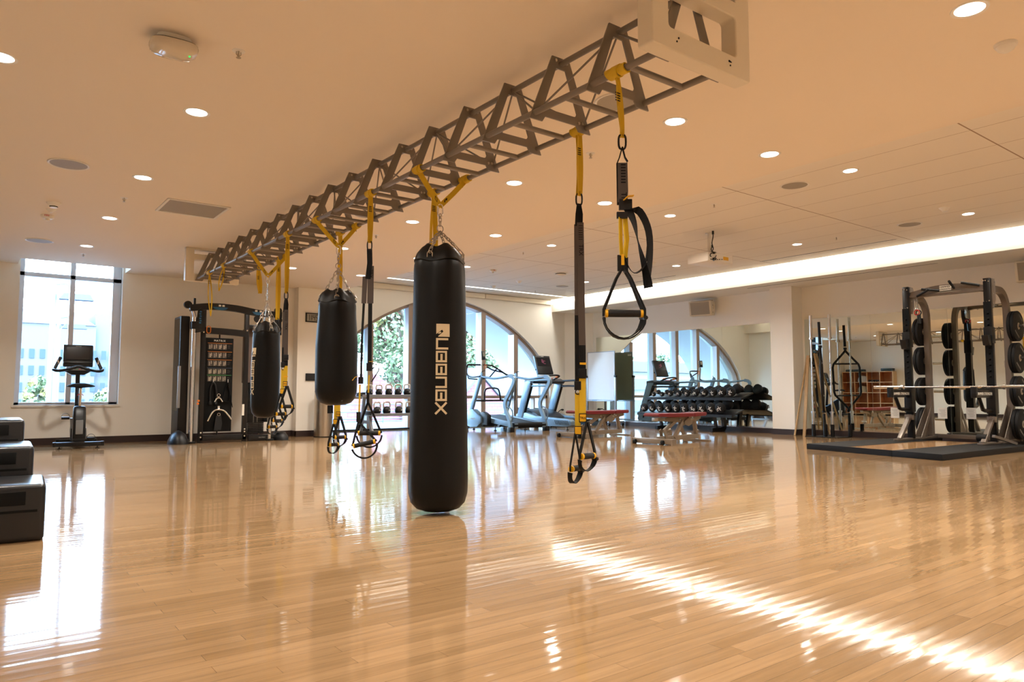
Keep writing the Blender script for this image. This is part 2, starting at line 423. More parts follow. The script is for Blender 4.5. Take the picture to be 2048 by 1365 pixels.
struct(G().box(-1.25, -1.236, -3.5, 12.84, 0, 0.105), 'baseboard_left', BASEB)
# window 1 (left)
WY = 12.97
g = G(); y0, y1 = WY, WY+0.10
g.box(0.56, 0.625, y0, y1, 0.60, 3.02).box(1.80, 1.92, y0, y1, 0.60, 3.02).box(1.215, 1.285, y0, y1, 0.60, 3.02)
g.box(0.56, 1.92, y0, y1, 0.60, 0.64).box(0.56, 1.92, y0, y1, 2.545, 2.61).box(0.56, 1.92, y0, y1, 2.98, 3.02)
struct(g, 'window_1', FRAMEB, bevel=0.004)
struct(G().box(0.62, 1.82, WY+0.05, WY+0.058, 0.62, 3.0), 'window_pane_1', GLASS)
struct(G().box(0.53, 1.95, 12.83, WY, 0.565, 0.60), 'window_sill_1', WALLD, bevel=0.003)
# window 2 (arch)
g = G(); ins = scaled_arch(0.07); k = len(arch)
vs = []; 
for y in (13.93, 14.12):
    vs += [(x, y, z) for x, z in arch] + [(x, y, max(z, 0.0)) for x, z in ins]
fs = []
for i in range(k-1):
    fs += [(i, i+1, k+i+1, k+i), (2*k+i+1, 2*k+i, 3*k+i, 3*k+i+1), (k+i, k+i+1, 3*k+i+1, 3*k+i), (i+1, i, 2*k+i, 2*k+i+1)]
g.add(vs, fs)
def arch_z(x):
    d = abs(x-AX)
    for (a0, b0), (a1, b1) in zip(hp, hp[1:]):
        if a0 <= d <= a1 and a1 > a0: return b0+(b1-b0)*(d-a0)/(a1-a0)
    return 0.8
for mx_ in (6.785, 7.755, 8.72, 9.70, 10.665):
    zt = arch_z(mx_+0.07 if mx_ > AX else mx_-0.07)-0.02
    g.M(1).box(mx_-0.060, mx_+0.060, 13.915, 14.14, 0.0, zt).M(0).box(mx_-0.062, mx_+0.062, 13.90, 13.915, 0.0, zt)  # sides coloured pale blue as if daylit, front plate stays tan
for mx_ in (11.28, 6.12):
    g.box(mx_-0.02, mx_+0.02, 13.95, 14.12, 0.0, 0.68)
g.box(5.72, 11.68, 13.93, 14.12, 0.655, 0.725)
struct(g, 'window_2', [FRAMEW, FRAMEB])
g = G(); e = [(x, z) for x, z in scaled_arch(0.02)]
kk = len(e); vs = [(x, y, max(z, 0.02)) for y in (14.060, 14.068) for x, z in e]
g.add(vs, [tuple(range(kk)), tuple(range(kk, 2*kk))[::-1]] + [(i+1, i, kk+i, kk+i+1) for i in range(kk-1)])
struct(g, 'window_pane_2', GLASS)
struct(G().box(5.70, 11.70, 13.80, 14.14, 0.0, 0.035), 'window_sill_2', BSTEEL)
# roller blind cassettes over the arch
a = thing('blind_cassette', 'short fabric covered roller blind cassette against the soffit, left of the joint', 'blind', (7.5, 13.79, 3.05), group=None)
G().box(-1.9, 2.13, -0.045, 0.035, -0.045, 0.065).build('cassette_box', CREAM, a, bevel=0.004)
a = thing('blind_cassette', 'long cream roller blind cassette above the arch window, right of the joint', 'blind', (10.7, 13.79, 3.05))
G().box(-1.05, 1.02, -0.045, 0.035, -0.045, 0.065).build('cassette_box', CREAM, a, bevel=0.004)

# mirrors
def wall_mirror(y0, y1, x0, x1, z0, z1, label, grp):
    t = thing('wall_mirror', label, 'mirror', ((x0+x1)/2, (y0+y1)/2, z0), group=grp)
    p0 = Vector((x0, y0, 0)); p1 = Vector((x1, y1, 0))
    d = (p1-p0).normalized(); n = Vector((-abs(d.y), d.x*(1 if d.y > 0 else -1), 0))
    n = Vector((d.y, -d.x, 0)); n = -n if n.x > 0 else n
    a = p0+d*0.0015; b = p1-d*0.0015; q = n*0.006
    vs = [(a.x, a.y, z0), (b.x, b.y, z0), (b.x, b.y, z1), (a.x, a.y, z1)]
    vs += [(v[0]+q.x, v[1]+q.y, v[2]) for v in vs]
    G().add(vs, [(0, 1, 2, 3), (7, 6, 5, 4), (0, 4, 5, 1), (1, 5, 6, 2), (2, 6, 7, 3), (3, 7, 4, 0)]).build('mirror_glass', MIRROR, t, world=True)
    g = G(); m = (a+b)/2 + n*0.006
    g.bar((a.x+n.x*0.007, a.y+n.y*0.007, z0-0.006), (b.x+n.x*0.007, b.y+n.y*0.007, z0-0.006), 0.016, 0.022)
    g.build('bottom_channel', CHROME, t, world=True)
    return t
ys = [8.072, 9.38, 10.65, 11.92, 13.20]
lb = ['wall mirror beside the square column, reflecting the shelf rack and clock wall', 'wall mirror behind the right half of the dumbbell rack',
      'wall mirror behind the left half of the dumbbell rack', 'wall mirror in the corner, mostly behind the two whiteboards']
for i in range(4):
    wall_mirror(ys[i], ys[i+1], 12.699, 12.699, 0.11, 2.185, lb[i], 'mirrors on the dumbbell wall')
ys = [7.56, 6.32, 5.07, 3.82, 2.57]
lb = ['wall mirror behind the upright olympic bars and hex bar', 'wall mirror behind the left side of the power rack',
      'wall mirror behind the middle of the power rack', 'wall mirror at the right picture edge behind the rack\'s weight plates']
for i in range(4):
    wall_mirror(ys[i], ys[i+1], rwx(ys[i])-0.002, rwx(ys[i+1])-0.002, 0.115, 2.20, lb[i], 'mirrors on the recess wall')

# ------------------------------------------------------------------ ceiling fittings
WARM = (1.0, 0.93, 0.83)
def make_downlight(z, power, spr=130):
    t = thing('downlight', 'x', 'ceiling light', (0, 0, z))
    G().lathe([(0.066, -0.0005), (0.084, -0.004), (0.086, 0.0)], n=28).build('trim_ring', WHITE, t)
    G().lathe([(0.0, -0.002), (0.067, -0.002), (0.067, 0.002), (0, 0.002)], n=28).build('lens', LAMP, t)
    area('bulb', (0, 0, -0.012), 0.13, 0.13, power, WARM, t, shape='DISK', spread=radians(spr))
    return t
dl = {}
d0 = make_downlight(ZC, 23.0); first = True
rows = {1.17: 'left row of the painted ceiling', 3.90: 'row right of the truss', 5.05: 'row along the edge of the painted ceiling'}
order = ['first', 'second', 'third', 'fourth', 'fifth', 'sixth', 'seventh', 'eighth']
pos = []
for X, nm in rows.items():
    for i, Y in enumerate([-2.38, -0.5, 1.37, 3.24, 5.11, 6.99, 8.86, 10.75]):
        pos.append((X, Y, nm))
pos.append((0.07, 4.93, 'single'))
for X, Y, nm in pos:
    lab = None
    if X == 1.17: lab = {3.24: 'round', 5.11: 'round white downlight nearest the wifi box, left of the truss', 6.99: 'round white downlight between the big round speaker and the air grille', 8.86: 'round white downlight left of the air grille beyond the smoke detectors', 10.75: 'small round downlight just in front of the left window'}.get(Y)
    if X == 3.90: lab = {1.37: 'large bright downlight in the top right corner of the picture', 3.24: 'round downlight just under the near truss end frame, right of the nearest hanging trainer', 5.11: 'round downlight between the nearest bag and the tall low-hanging trainer, below the truss', 6.99: 'round downlight just left of the nearest punching bag\'s chain', 8.86: 'round downlight beyond the second punching bag\'s yellow straps', 10.75: 'small round downlight beyond the third punching bag, near the clock wall'}.get(Y)
    if X == 5.05: lab = {3.24: 'round downlight at the panel ceiling edge, right of the near truss end frame', 5.11: 'round downlight between the two nearest hanging trainers, near the panel ceiling edge', 6.99: 'round downlight just right of the nearest punching bag\'s chain', 8.86: 'small round downlight peeping out left of the nearest punching bag\'s shoulder', 10.75: 'small downlight behind the narrow twin straps between the two larger bags'}.get(Y)
    if X == 0.07: lab = 'round downlight cut by the left edge of the picture'
    if lab is None or lab == 'round': lab = 'round recessed downlight out of direct view in the painted ceiling'
    gr = 'downlights in the painted ceiling'
    if first: d0.matrix_basis = Matrix.Translation((X, Y, ZC)); d0['label'] = lab; d0['group'] = gr; first = False
    else: dup(d0, (X, Y, ZC), 0, lab, gr)
pos = []
for X in (7.31, 10.32):
    for i, Y in enumerate([-1.1, 1.33, 3.75, 6.18, 8.6, 11.04]): pos.append((X, Y))
d1 = make_downlight(ZT, 27.0, 145); first = True
tl = {(7.31, 3.75): 'round downlight in the panel ceiling, nearest the projector on the camera side', (7.31, 6.18): 'round downlight in the panel ceiling just left above the projector',
      (7.31, 8.6): 'round downlight in the panel ceiling, second before the arch window, near row', (7.31, 11.04): 'round downlight in the panel ceiling at the punching bag\'s right shoulder',
      (10.32, 3.75): 'round downlight in the panel ceiling above the power rack', (10.32, 6.18): 'round downlight in the panel ceiling to the right of the projector',
      (10.32, 8.6): 'small round downlight in the panel ceiling left of the projector body', (10.32, 11.04): 'small round downlight in the panel ceiling nearest the arch wall, behind the tall hanging trainer'}
for X, Y in pos:
    lab = tl.get((X, Y), 'round recessed downlight out of direct view in the panel ceiling')
    if first: d1.matrix_basis = Matrix.Translation((X, Y, ZT)); d1['label'] = lab; d1['group'] = 'downlights in the panel ceiling'; first = False
    else: dup(d1, (X, Y, ZT), 0, lab, 'downlights in the panel ceiling')
# linear light slots
t = thing('linear_light', 'long bright light slot washing the fascia above the mirrors', 'light strip', (11.70, 5.15, ZT))
G().box(-0.035, 0.035, -8.6, 8.6, -0.008, -0.001).build('lens', LAMPC, t)
for k in range(4):
    area('tube', (0, -6.45+4.3*k, -0.012), 0.06, 4.2, 30.0, (1.0, 0.95, 0.86), t)
t = thing('linear_light', 'thin bright light slot in the panel ceiling in front of the arch wall', 'light strip', (8.62, 13.07, ZT))
G().box(-3.05, 3.06, -0.022, 0.022, -0.007, -0.001).build('lens', LAMPC, t)
area('tube', (0, 0, -0.012), 6.0, 0.04, 9.0, (1.0, 0.90, 0.74), t)
# slots for air
def slot(x0, y0, y1, z, label):
    t = thing('slot_diffuser', label, 'air vent', (x0, (y0+y1)/2, z), group='linear air slots')
    h = (y1-y0)/2
    G().box(-0.02, 0.02, -h, h, -0.003, 0.002).build('frame', WHITE, t)
    G().box(-0.008, 0.008, -h+0.01, h-0.01, -0.005, -0.002).build('gap', BLACKM, t)
slot(11.15, 5.04, 7.41, ZT, 'dark linear air slot in the panel ceiling right of the projector')
slot(11.15, 9.3, 11.9, ZT, 'dark linear air slot in the panel ceiling beside the hanging handles')
slot(12.05, 4.83, 8.3, ZF, 'long thin air slot in the low soffit above the column')

def speaker_c(x, y, z, label, grp, r=0.155):
    t = thing('ceiling_speaker', label, 'ceiling speaker', (x, y, z), group=grp)
    G().lathe([(r-0.02, -0.004), (r-0.004, -0.010), (r, -0.006), (r, 0.0)], n=32).build('rim', WHITE, t)
    G().lathe([(0, -0.006), (r-0.018, -0.006), (r-0.018, 0.0), (0, 0)], n=32).build('grille', GRILLE, t)
for x, y, lab in [(0.60, 6.94, 'large round speaker grille left of the air grille'), (0.65, 10.71, 'round speaker grille nearest the left window'),
                  (3.33, 3.24, 'large round speaker grille seen through the truss at its near end'), (3.35, 6.99, 'round speaker grille seen through the truss behind the yellow strap')]:
    speaker_c(x, y, ZC, lab, 'round ceiling speakers')
for x, y, lab in [(7.33, 4.40, 'round speaker grille in the panel ceiling, nearest the camera'), (10.31, 4.48, 'round speaker grille in the panel ceiling above the power rack'), (10.31, 11.77, 'small round speaker grille in the panel ceiling near the arch wall')]:
    speaker_c(x, y, ZT, lab, 'round ceiling speakers')

def sprinkler(x, y, z, label):
    t = thing('sprinkler', label, 'sprinkler', (x, y, z), group='ceiling sprinklers')
    G().lathe([(0.012, -0.001), (0.034, -0.002), (0.036, 0.0)], n=20).build('escutcheon', WHITE, t)
    g = G().cyl((0, 0, 0), (0, 0, -0.035), 0.005, 8)
    g.tube([(-0.012, 0, -0.005), (-0.013, 0, -0.02), (0, 0, -0.034)], 0.0022, 6).tube([(0.012, 0, -0.005), (0.013, 0, -0.02), (0, 0, -0.034)], 0.0022, 6)
    g.lathe([(0, -0.040), (0.013, -0.040), (0.014, -0.038), (0, -0.038)], n=14)
    g.build('head', CHAIN, t)
for x, y, z, lab in [(1.132, 4.03, ZC, 'sprinkler head right of the wifi box'), (1.154, 7.84, ZC, 'sprinkler head left of the air grille'), (1.204, 11.39, ZC, 'small sprinkler head just before the left window'),
                     (3.888, 4.09, ZC, 'sprinkler head between the two nearest hanging trainers'), (3.88, 7.85, ZC, 'sprinkler head between the first and second punching bags'),
                     (7.285, 5.46, ZT, 'sprinkler in the panel ceiling near the projector'), (10.306, 5.53, ZT, 'sprinkler in the panel ceiling right of the projector'),
                     (7.278, 9.29, ZT, 'sprinkler in the panel ceiling right of the nearest bag'), (10.275, 12.67, ZT, 'tiny sprinkler in the panel ceiling before the arch wall light slot')]:
    sprinkler(x, y, z, lab)
# detectors
def detector(x, y, z, label, prof, dark=None, txt=None, strobe=False, cat='smoke detector'):
    t = thing('smoke_detector' if not txt else 'fire_alarm', label, cat, (x, y, z))
    g = G().lathe(prof, n=28); g.build('housing', WHITE, t)
    if dark: G().lathe(dark, n=24).build('sensor_slot', BLACKM, t)
    if strobe: G().lathe([(0, -0.062), (0.016, -0.058), (0.022, -0.046), (0.022, -0.036)], n=16).build('strobe_lens', WHITEP, t)
    if txt:
        g = G(); g.text(txt, 0.026, frame((-0.012, -0.0655, -0.014), (0.99, 0.12, 0), (0, -0.35, 1)), ex=0.001); g.build('fire_lettering', PRED, t)
DP = [(0.0, -0.050), (0.030, -0.050), (0.034, -0.044), (0.040, -0.030), (0.062, -0.010), (0.068, 0.0)]
detector(0.62, 8.48, ZC, 'round smoke detector, upper of the three left of the air grille', DP, [(0.030, -0.044), (0.0355, -0.044), (0.0375, -0.036), (0.030, -0.036)])
detector(0.624, 8.80, ZC, 'small flat detector, middle of the three left of the air grille', [(0.0, -0.034), (0.014, -0.034), (0.018, -0.028), (0.040, -0.012), (0.046, 0.0)])
detector(0.618, 9.13, ZC, 'round fire alarm with red lettering, lowest of the three left of the air grille', [(0, -0.036), (0.045, -0.036), (0.060, -0.026), (0.066, -0.004), (0.066, 0)], txt='FIRE', strobe=True, cat='fire alarm')
detector(9.734, 3.80, ZT, 'round white detector in the panel ceiling above the power rack', DP)
detector(7.898, 11.02, ZT, 'fire alarm with red lettering in the panel ceiling right of the nearest bag', [(0, -0.036), (0.045, -0.036), (0.060, -0.026), (0.066, -0.004), (0.066, 0)], txt='FIRE', strobe=True, cat='fire alarm')
detector(9.127, 11.79, ZT, 'small detector in the panel ceiling between the bag and the wifi dome', DP)
detector(9.106, 12.69, ZT, 'small detector close to the light slot of the arch wall', DP)
detector(9.716, 8.64, ZT, 'small white detector in the panel ceiling left of the projector', DP)
t = thing('dome_camera', 'white dome camera at the top right edge of the picture', 'camera', (4.45, 1.397, ZC))
G().lathe([(0.052, -0.018), (0.056, -0.008), (0.056, 0)], n=28).build('base', WHITE, t)
G().lathe([(0, -0.050), (0.022, -0.046), (0.040, -0.034), (0.050, -0.016), (0.050, -0.012)], n=28).build('dome', WHITE, t)
t = thing('wifi_access_point', 'round white wifi dome in the panel ceiling beside the tall hanging trainer', 'wifi access point', (9.155, 10.50, ZT))
G().lathe([(0.12, -0.012), (0.135, -0.006), (0.135, 0)], n=32).build('mount', WHITE, t)
G().lathe([(0.10, -0.014), (0.10, -0.012), (0.108, -0.022), (0.10, -0.03)], n=32).build('shadow_gap', BLACKM, t)
G().lathe([(0, -0.065), (0.05, -0.060), (0.09, -0.045), (0.105, -0.026), (0.09, -0.022)], n=32).build('dome', WHITE, t)
# wifi box near camera
t = thing('wifi_access_point', 'glossy cream oval wifi box on the ceiling at upper left', 'wifi access point', (0.81, 4.09, ZC), radians(-4))
def oval(a, b, n=40, e=3.2):
    return [(a*math.copysign(abs(cos(2*pi*i/n))**(2/e), cos(2*pi*i/n)), b*math.copysign(abs(sin(2*pi*i/n))**(2/e), sin(2*pi*i/n))) for i in range(n)]
G().prism(oval(0.085, 0.06), (0, 0, -0.018), X_, Y_, 0.036).build('bracket', WHITE, t, bevel=0.004)
G().prism(oval(0.112, 0.088), (0, 0, -0.039), X_, Y_, 0.006).build('vent_gap', BLACKM, t)
GLOSS = mat('glossy_cream', (0.62, 0.55, 0.44), 0.06, coat=0.5)
vs = []; fs = []; lay = [(1.0, -0.042), (1.03, -0.055), (0.98, -0.075), (0.80, -0.09), (0.45, -0.096), (0.01, -0.098)]
ov = oval(0.118, 0.094, 40)
for s_, z in lay: vs += [(x*s_, y*s_, z) for x, y in ov]
for i in range(len(lay)-1):
    for j in range(40): fs.append((i*40+j, (i+1)*40+j, (i+1)*40+(j+1) % 40, i*40+(j+1) % 40))
fs.append(tuple(range(40)))
G().add(vs, fs, True).build('cover', GLOSS, t)
G().M(0).lathe([(0, -0.0985), (0.004, -0.0985), (0.004, -0.094), (0, -0.094)], (0.075, -0.03, 0), 10).build('status_light', mat('status_green', '1f9a3c', emit='30ff60', es=1.5), t)
# air return grille
t = thing('air_grille', 'square perforated air grille in the painted ceiling left of the truss', 'air vent', (1.795, 7.865, ZC))
G().ring([(-0.30, -0.30), (0.30, -0.30), (0.30, 0.30), (-0.30, 0.30)], [(-0.275, -0.275), (0.275, -0.275), (0.275, 0.275), (-0.275, 0.275)], (0, 0, -0.005), X_, Y_, 0.012).build('frame', WHITE, t, bevel=0.002)
G().box(-0.276, 0.276, -0.276, 0.276, -0.004, 0.0).build('perforated_face', GRILLE, t)
# ================================================================== ceiling truss with its end frames
TF, TR, TM, TZ, TZU = 2.37, 2.745, 2.557, 2.295, 2.615      # x of front, rear and upper tubes, heights
P0, PS, NP = 2.045, 0.4412, 19                              # first plate, spacing, number
PYS = [P0 + PS*i for i in range(NP)]
PYL = PYS[-1]
t = thing('ceiling_truss', 'long bronze grey ladder truss hanging below the painted ceiling', 'truss', (TM, (P0+PYL)/2, TZ))
for x, z, nm in ((TF, TZ, 'lower_tube'), (TR, TZ, 'lower_tube'), (TM, TZU, 'upper_tube')):
    g = G().cyl((x, P0, z), (x, PYL, z), 0.0165, 14); g.build(nm, TRUSS, t, world=True)
def plate():
    u, v = X_, Z_
    o = (TM, 0, TZ)
    hw = (TR-TF)/2
    H_ = TZU-TZ
    outer = [(-hw-0.035, -0.035), (-hw+0.055, -0.035), (-hw+0.075, -0.004), (hw-0.075, -0.004), (hw-0.055, -0.035), (hw+0.035, -0.035), (0.062, H_+0.035), (-0.062, H_+0.035)]
    inner = [(-hw+0.075, 0.045), (-hw+0.078, 0.046), (-hw+0.085, 0.046), (hw-0.085, 0.046), (hw-0.078, 0.046), (hw-0.075, 0.045), (0.030, H_-0.028), (-0.030, H_-0.028)]
    inner = [(-hw+0.068, 0.062), (-hw+0.076, 0.047), (-hw+0.090, 0.043), (hw-0.090, 0.043), (hw-0.076, 0.047), (hw-0.068, 0.062), (0.034, H_-0.030), (-0.034, H_-0.030)]
    g = G().ring(outer, inner, (0, 0, 0), u, v, 0.0095)
    return g
pg = plate()
first = None
for y in PYS:
    if first is None:
        first = pg.build('truss_plate', TRUSS, None, bevel=0.0015); first.parent = t; first.location = (0, y-t.location.y, 0); pl = first
    else:
        pl = first.copy(); COL.objects.link(pl); pl.parent = t; pl.location = (0, y-t.location.y, 0)
g0 = G()
for sx in (-0.058, 0.058): g0.cyl((sx*0.62, -0.009, TZU-TZ+0.003), (sx*0.62, 0.009, TZU-TZ+0.003), 0.009, 8)
for y in PYS[::2]:
    pass
bm_ = None
for i in range(NP-1):
    y = PYS[i]+0.185
    if bm_ is None:
        bm_ = G().cyl((TF, 0, TZ-0.003), (TR, 0, TZ-0.003), 0.0150, 12)
        bm_.v = [v-Vector((TM, 0, TZ)) for v in bm_.v]
        r0 = bm_.build('rung', TRUSS, t); r0.location = (0, y-t.location.y, 0)
    else:
        r1 = r0.copy(); COL.objects.link(r1); r1.parent = t; r1.location = (0, y-t.location.y, 0)
# thin brace rods: pyramids from every second plate top
for i in range(1, NP, 2):
    for dj in (-1, 1):
        j = i+dj
        if 0 <= j < NP:
            for x in (TF+0.022, TR-0.022):
                G().cyl((TM+(0.012 if x > TM else -0.012), PYS[i]+0.02*dj, TZU-0.015), (x, PYS[j]-0.015*dj, TZ+0.02), 0.0058, 8).build('brace_rod', TRUSS, t, world=True)
b0 = None
for i in range(0, NP, 2):
    for (bx, bz) in ((TM-0.04, TZU+0.012), (TM+0.04, TZU+0.012), (TF+0.032, TZ+0.015), (TR-0.032, TZ+0.015), (TR-0.058, TZ+0.012)):
        if b0 is None:
            b0 = G().cyl((0, -0.012, 0), (0, 0.012, 0), 0.0085, 8).build('bolt', STEEL, t); bb = b0
        else: bb = b0.copy(); COL.objects.link(bb); bb.parent = t
        bb.location = (bx-TM, PYS[i]-t.location.y, bz-TZ)
def end_frame(yc, label, dep=0.085):
    t = thing('truss_end_frame', label, 'frame', (TM, yc, ZC))
    x0, x1 = 2.215, 2.90
    g = G(); zb = 2.255; y0, y1 = yc-dep/2, yc+dep/2
    def rect(a, b, c, d, e): return [(a, b), (c, b), (c, d), (a, d)]
    cx = (x0+x1)/2
    # one welded frame: two stiles, three rails
    outline = [(x0, zb), (x1, zb), (x1, ZC), (x0, ZC)]
    def rr(a0, b0, a1, b1, r):
        out = []
        for cx_, cz_, q in ((a1-r, b0+r, -pi/2), (a1-r, b1-r, 0), (a0+r, b1-r, pi/2), (a0+r, b0+r, pi)):
            out += [(cx_+r*cos(q+pi/2*i/3), cz_+r*sin(q+pi/2*i/3)) for i in range(4)]
        return out
    g.ring(rr(x0, zb, x1, 2.62, 0.012), rr(x0+0.105, zb+0.098, x1-0.105, 2.545, 0.02), (0, yc, 0), X_, Z_, dep)
    g.box(x0, x0+0.105, y0, y1, 2.61, ZC).box(x1-0.105, x1, y0, y1, 2.61, ZC).box(x0+0.105, x1-0.105, y0, y1, 2.675, ZC)
    o = g.build('welded_frame', CREAM, t, world=True)
    md = o.modifiers.new('b', 'BEVEL'); md.width = 0.006; md.segments = 2; md.limit_method = 'ANGLE'; md.angle_limit = radians(50)
    g = G()
    for x in (TF, TR):
        for k in (0, 1):
            g.cyl((x+0.012*k*(1 if x < TM else -1), y0-0.002, 2.30+0.018*k), (x+0.012*k, y0+0.004, 2.30+0.018*k), 0.0045, 8)
    g.build('bolt_hole', BLACKM, t, world=True)
end_frame(P0-0.05, 'cream steel frame with a rectangular opening carrying the near end of the truss')
end_frame(PYL+0.05, 'cream steel frame carrying the far end of the truss by the back wall')

# ================================================================== straps, bags, trainers
def knot(x, y, z=TZ, w=0.075, spin=0):
    """webbing wrapped a few turns around a truss tube running along Y"""
    g = G()
    for k, (o, dr, tw) in enumerate(((-0.4, 0.0, 0.15), (0.0, 0.004, -0.2), (0.32, 0.002, 0.25))):
        cx = o*w
        pts = [(x+(0.0225+dr)*cos(a), y+cx+tw*0.04*sin(a), z+(0.0225+dr)*sin(a)) for a in [2*pi*i/20 for i in range(20)]]
        g.rib(pts, 0.044, 0.007, Y_, closed=True)
    return g
def anchor_strap(name, label, grp, x, y, zend, w=0.038, sway=(0, 0), gap=0.012, kw=0.075, parent=None):
    t = thing(name, label, 'strap', (x, y, TZ), group=grp)
    knot(x, y, w=kw).build('wrap', YEL, t, world=True)
    g = G()
    L_ = TZ-zend
    for sgn in (-1, 1):
        pts = [(x+sgn*gap*math.sin(pi*q)*0.7+sway[0]*q, y+sway[1]*q, TZ-0.015-L_*q) for q in [i/10 for i in range(11)]]
        g.rib(pts, w, 0.0022, (X_*0.9+Y_*(-0.45*sgn)).normalized())
    g.rib([(x+sway[0]-0.006, y+sway[1], zend+0.01), (x+sway[0], y+sway[1], zend-0.006), (x+sway[0]+0.006, y+sway[1], zend+0.01)], w*0.8, 0.003, Y_)
    g.build('webbing_loop', YEL, t, world=True)
    g = G()
    for k in range(4): g.box(x-0.016, x+0.016, y-0.0045, y-0.0035, TZ-0.10-0.012*k, TZ-0.105-0.012*k)
    g.build('black_stitching', BLACKM, t, world=True)
    return t
def carabiner(g, c, h=0.075, w=0.036, r=0.0048, u=X_):
    c = Vector(c)
    P = []
    for i in range(20):
        a = 2*pi*i/20; ee = 0.7
        P.append(c+Vector(u)*(w/2*math.copysign(abs(cos(a))**ee, cos(a)))+Z_*(h/2*math.copysign(abs(sin(a))**ee, sin(a))))
    g.tube(P, r, 7, closed=True)
# --- suspension trainers (yellow and black straps with handles)
U = Vector((0.797, -0.604, 0))        # across the picture, the way the straps hang flat
def handles(t, cx, cy, z, spread=0.5, scale=1.0, two=((0.0, 0.0), (0.03, -0.05)), turn=0.0, drop=0.14, grip_w=0.13, flat=False):
    for k, (dx, dz) in enumerate(two):
        u = (Matrix.Rotation(turn+(0.25 if k else 0), 3, 'Z') @ U)
        v = Vector((-u.y, u.x, 0))
        c = Vector((cx, cy, z+dz)) + u*dx + v*(0.035*(k*2-1))
        tp = c+Z_*drop
        h = grip_w/2
        g = G()
        for s in (-1, 1):
            g.rib([tp+u*0.004*s, tp-Z_*0.05+u*s*h*0.42, c+u*s*(h+0.012)+Z_*0.02, c+u*s*(h+0.012)-Z_*0.012], 0.024, 0.008, (u+v*0.35) if flat else v)
        g.build('handle_strap', WEB, t, world=True)
        gp = G().tube([c-u*h, c-u*h*0.9, c, c+u*h*0.9, c+u*h], 0.0165, 12, scales=[0.9, 1, 1.02, 1, 0.9]).build('foam_grip', FOAM, t, world=True)
        g = G().cyl(c-u*(h+0.004), c-u*(h-0.008), 0.0178, 12).cyl(c+u*(h-0.008), c+u*(h+0.004), 0.0178, 12)
        g.build('yellow_grip_ring', YELP, t, world=True)
        pts = arcpts(c-Z_*0.015, h+0.014, pi+0.05, 2*pi-0.05, 12, u, Z_*1.05)
        pts = [p+v*(0.012*sin(pi*i/12)) for i, p in enumerate(pts)]
        G().rib(pts, 0.030, 0.0042, [v*1.0+u*0.25*sin(i) for i in range(13)]).build('foot_cradle', WEB, t, world=True)
        G().cyl(pts[-1]-v*0.018, pts[-1]+v*0.018, 0.010, 8).build('cradle_buckle', BLACK, t, world=True)
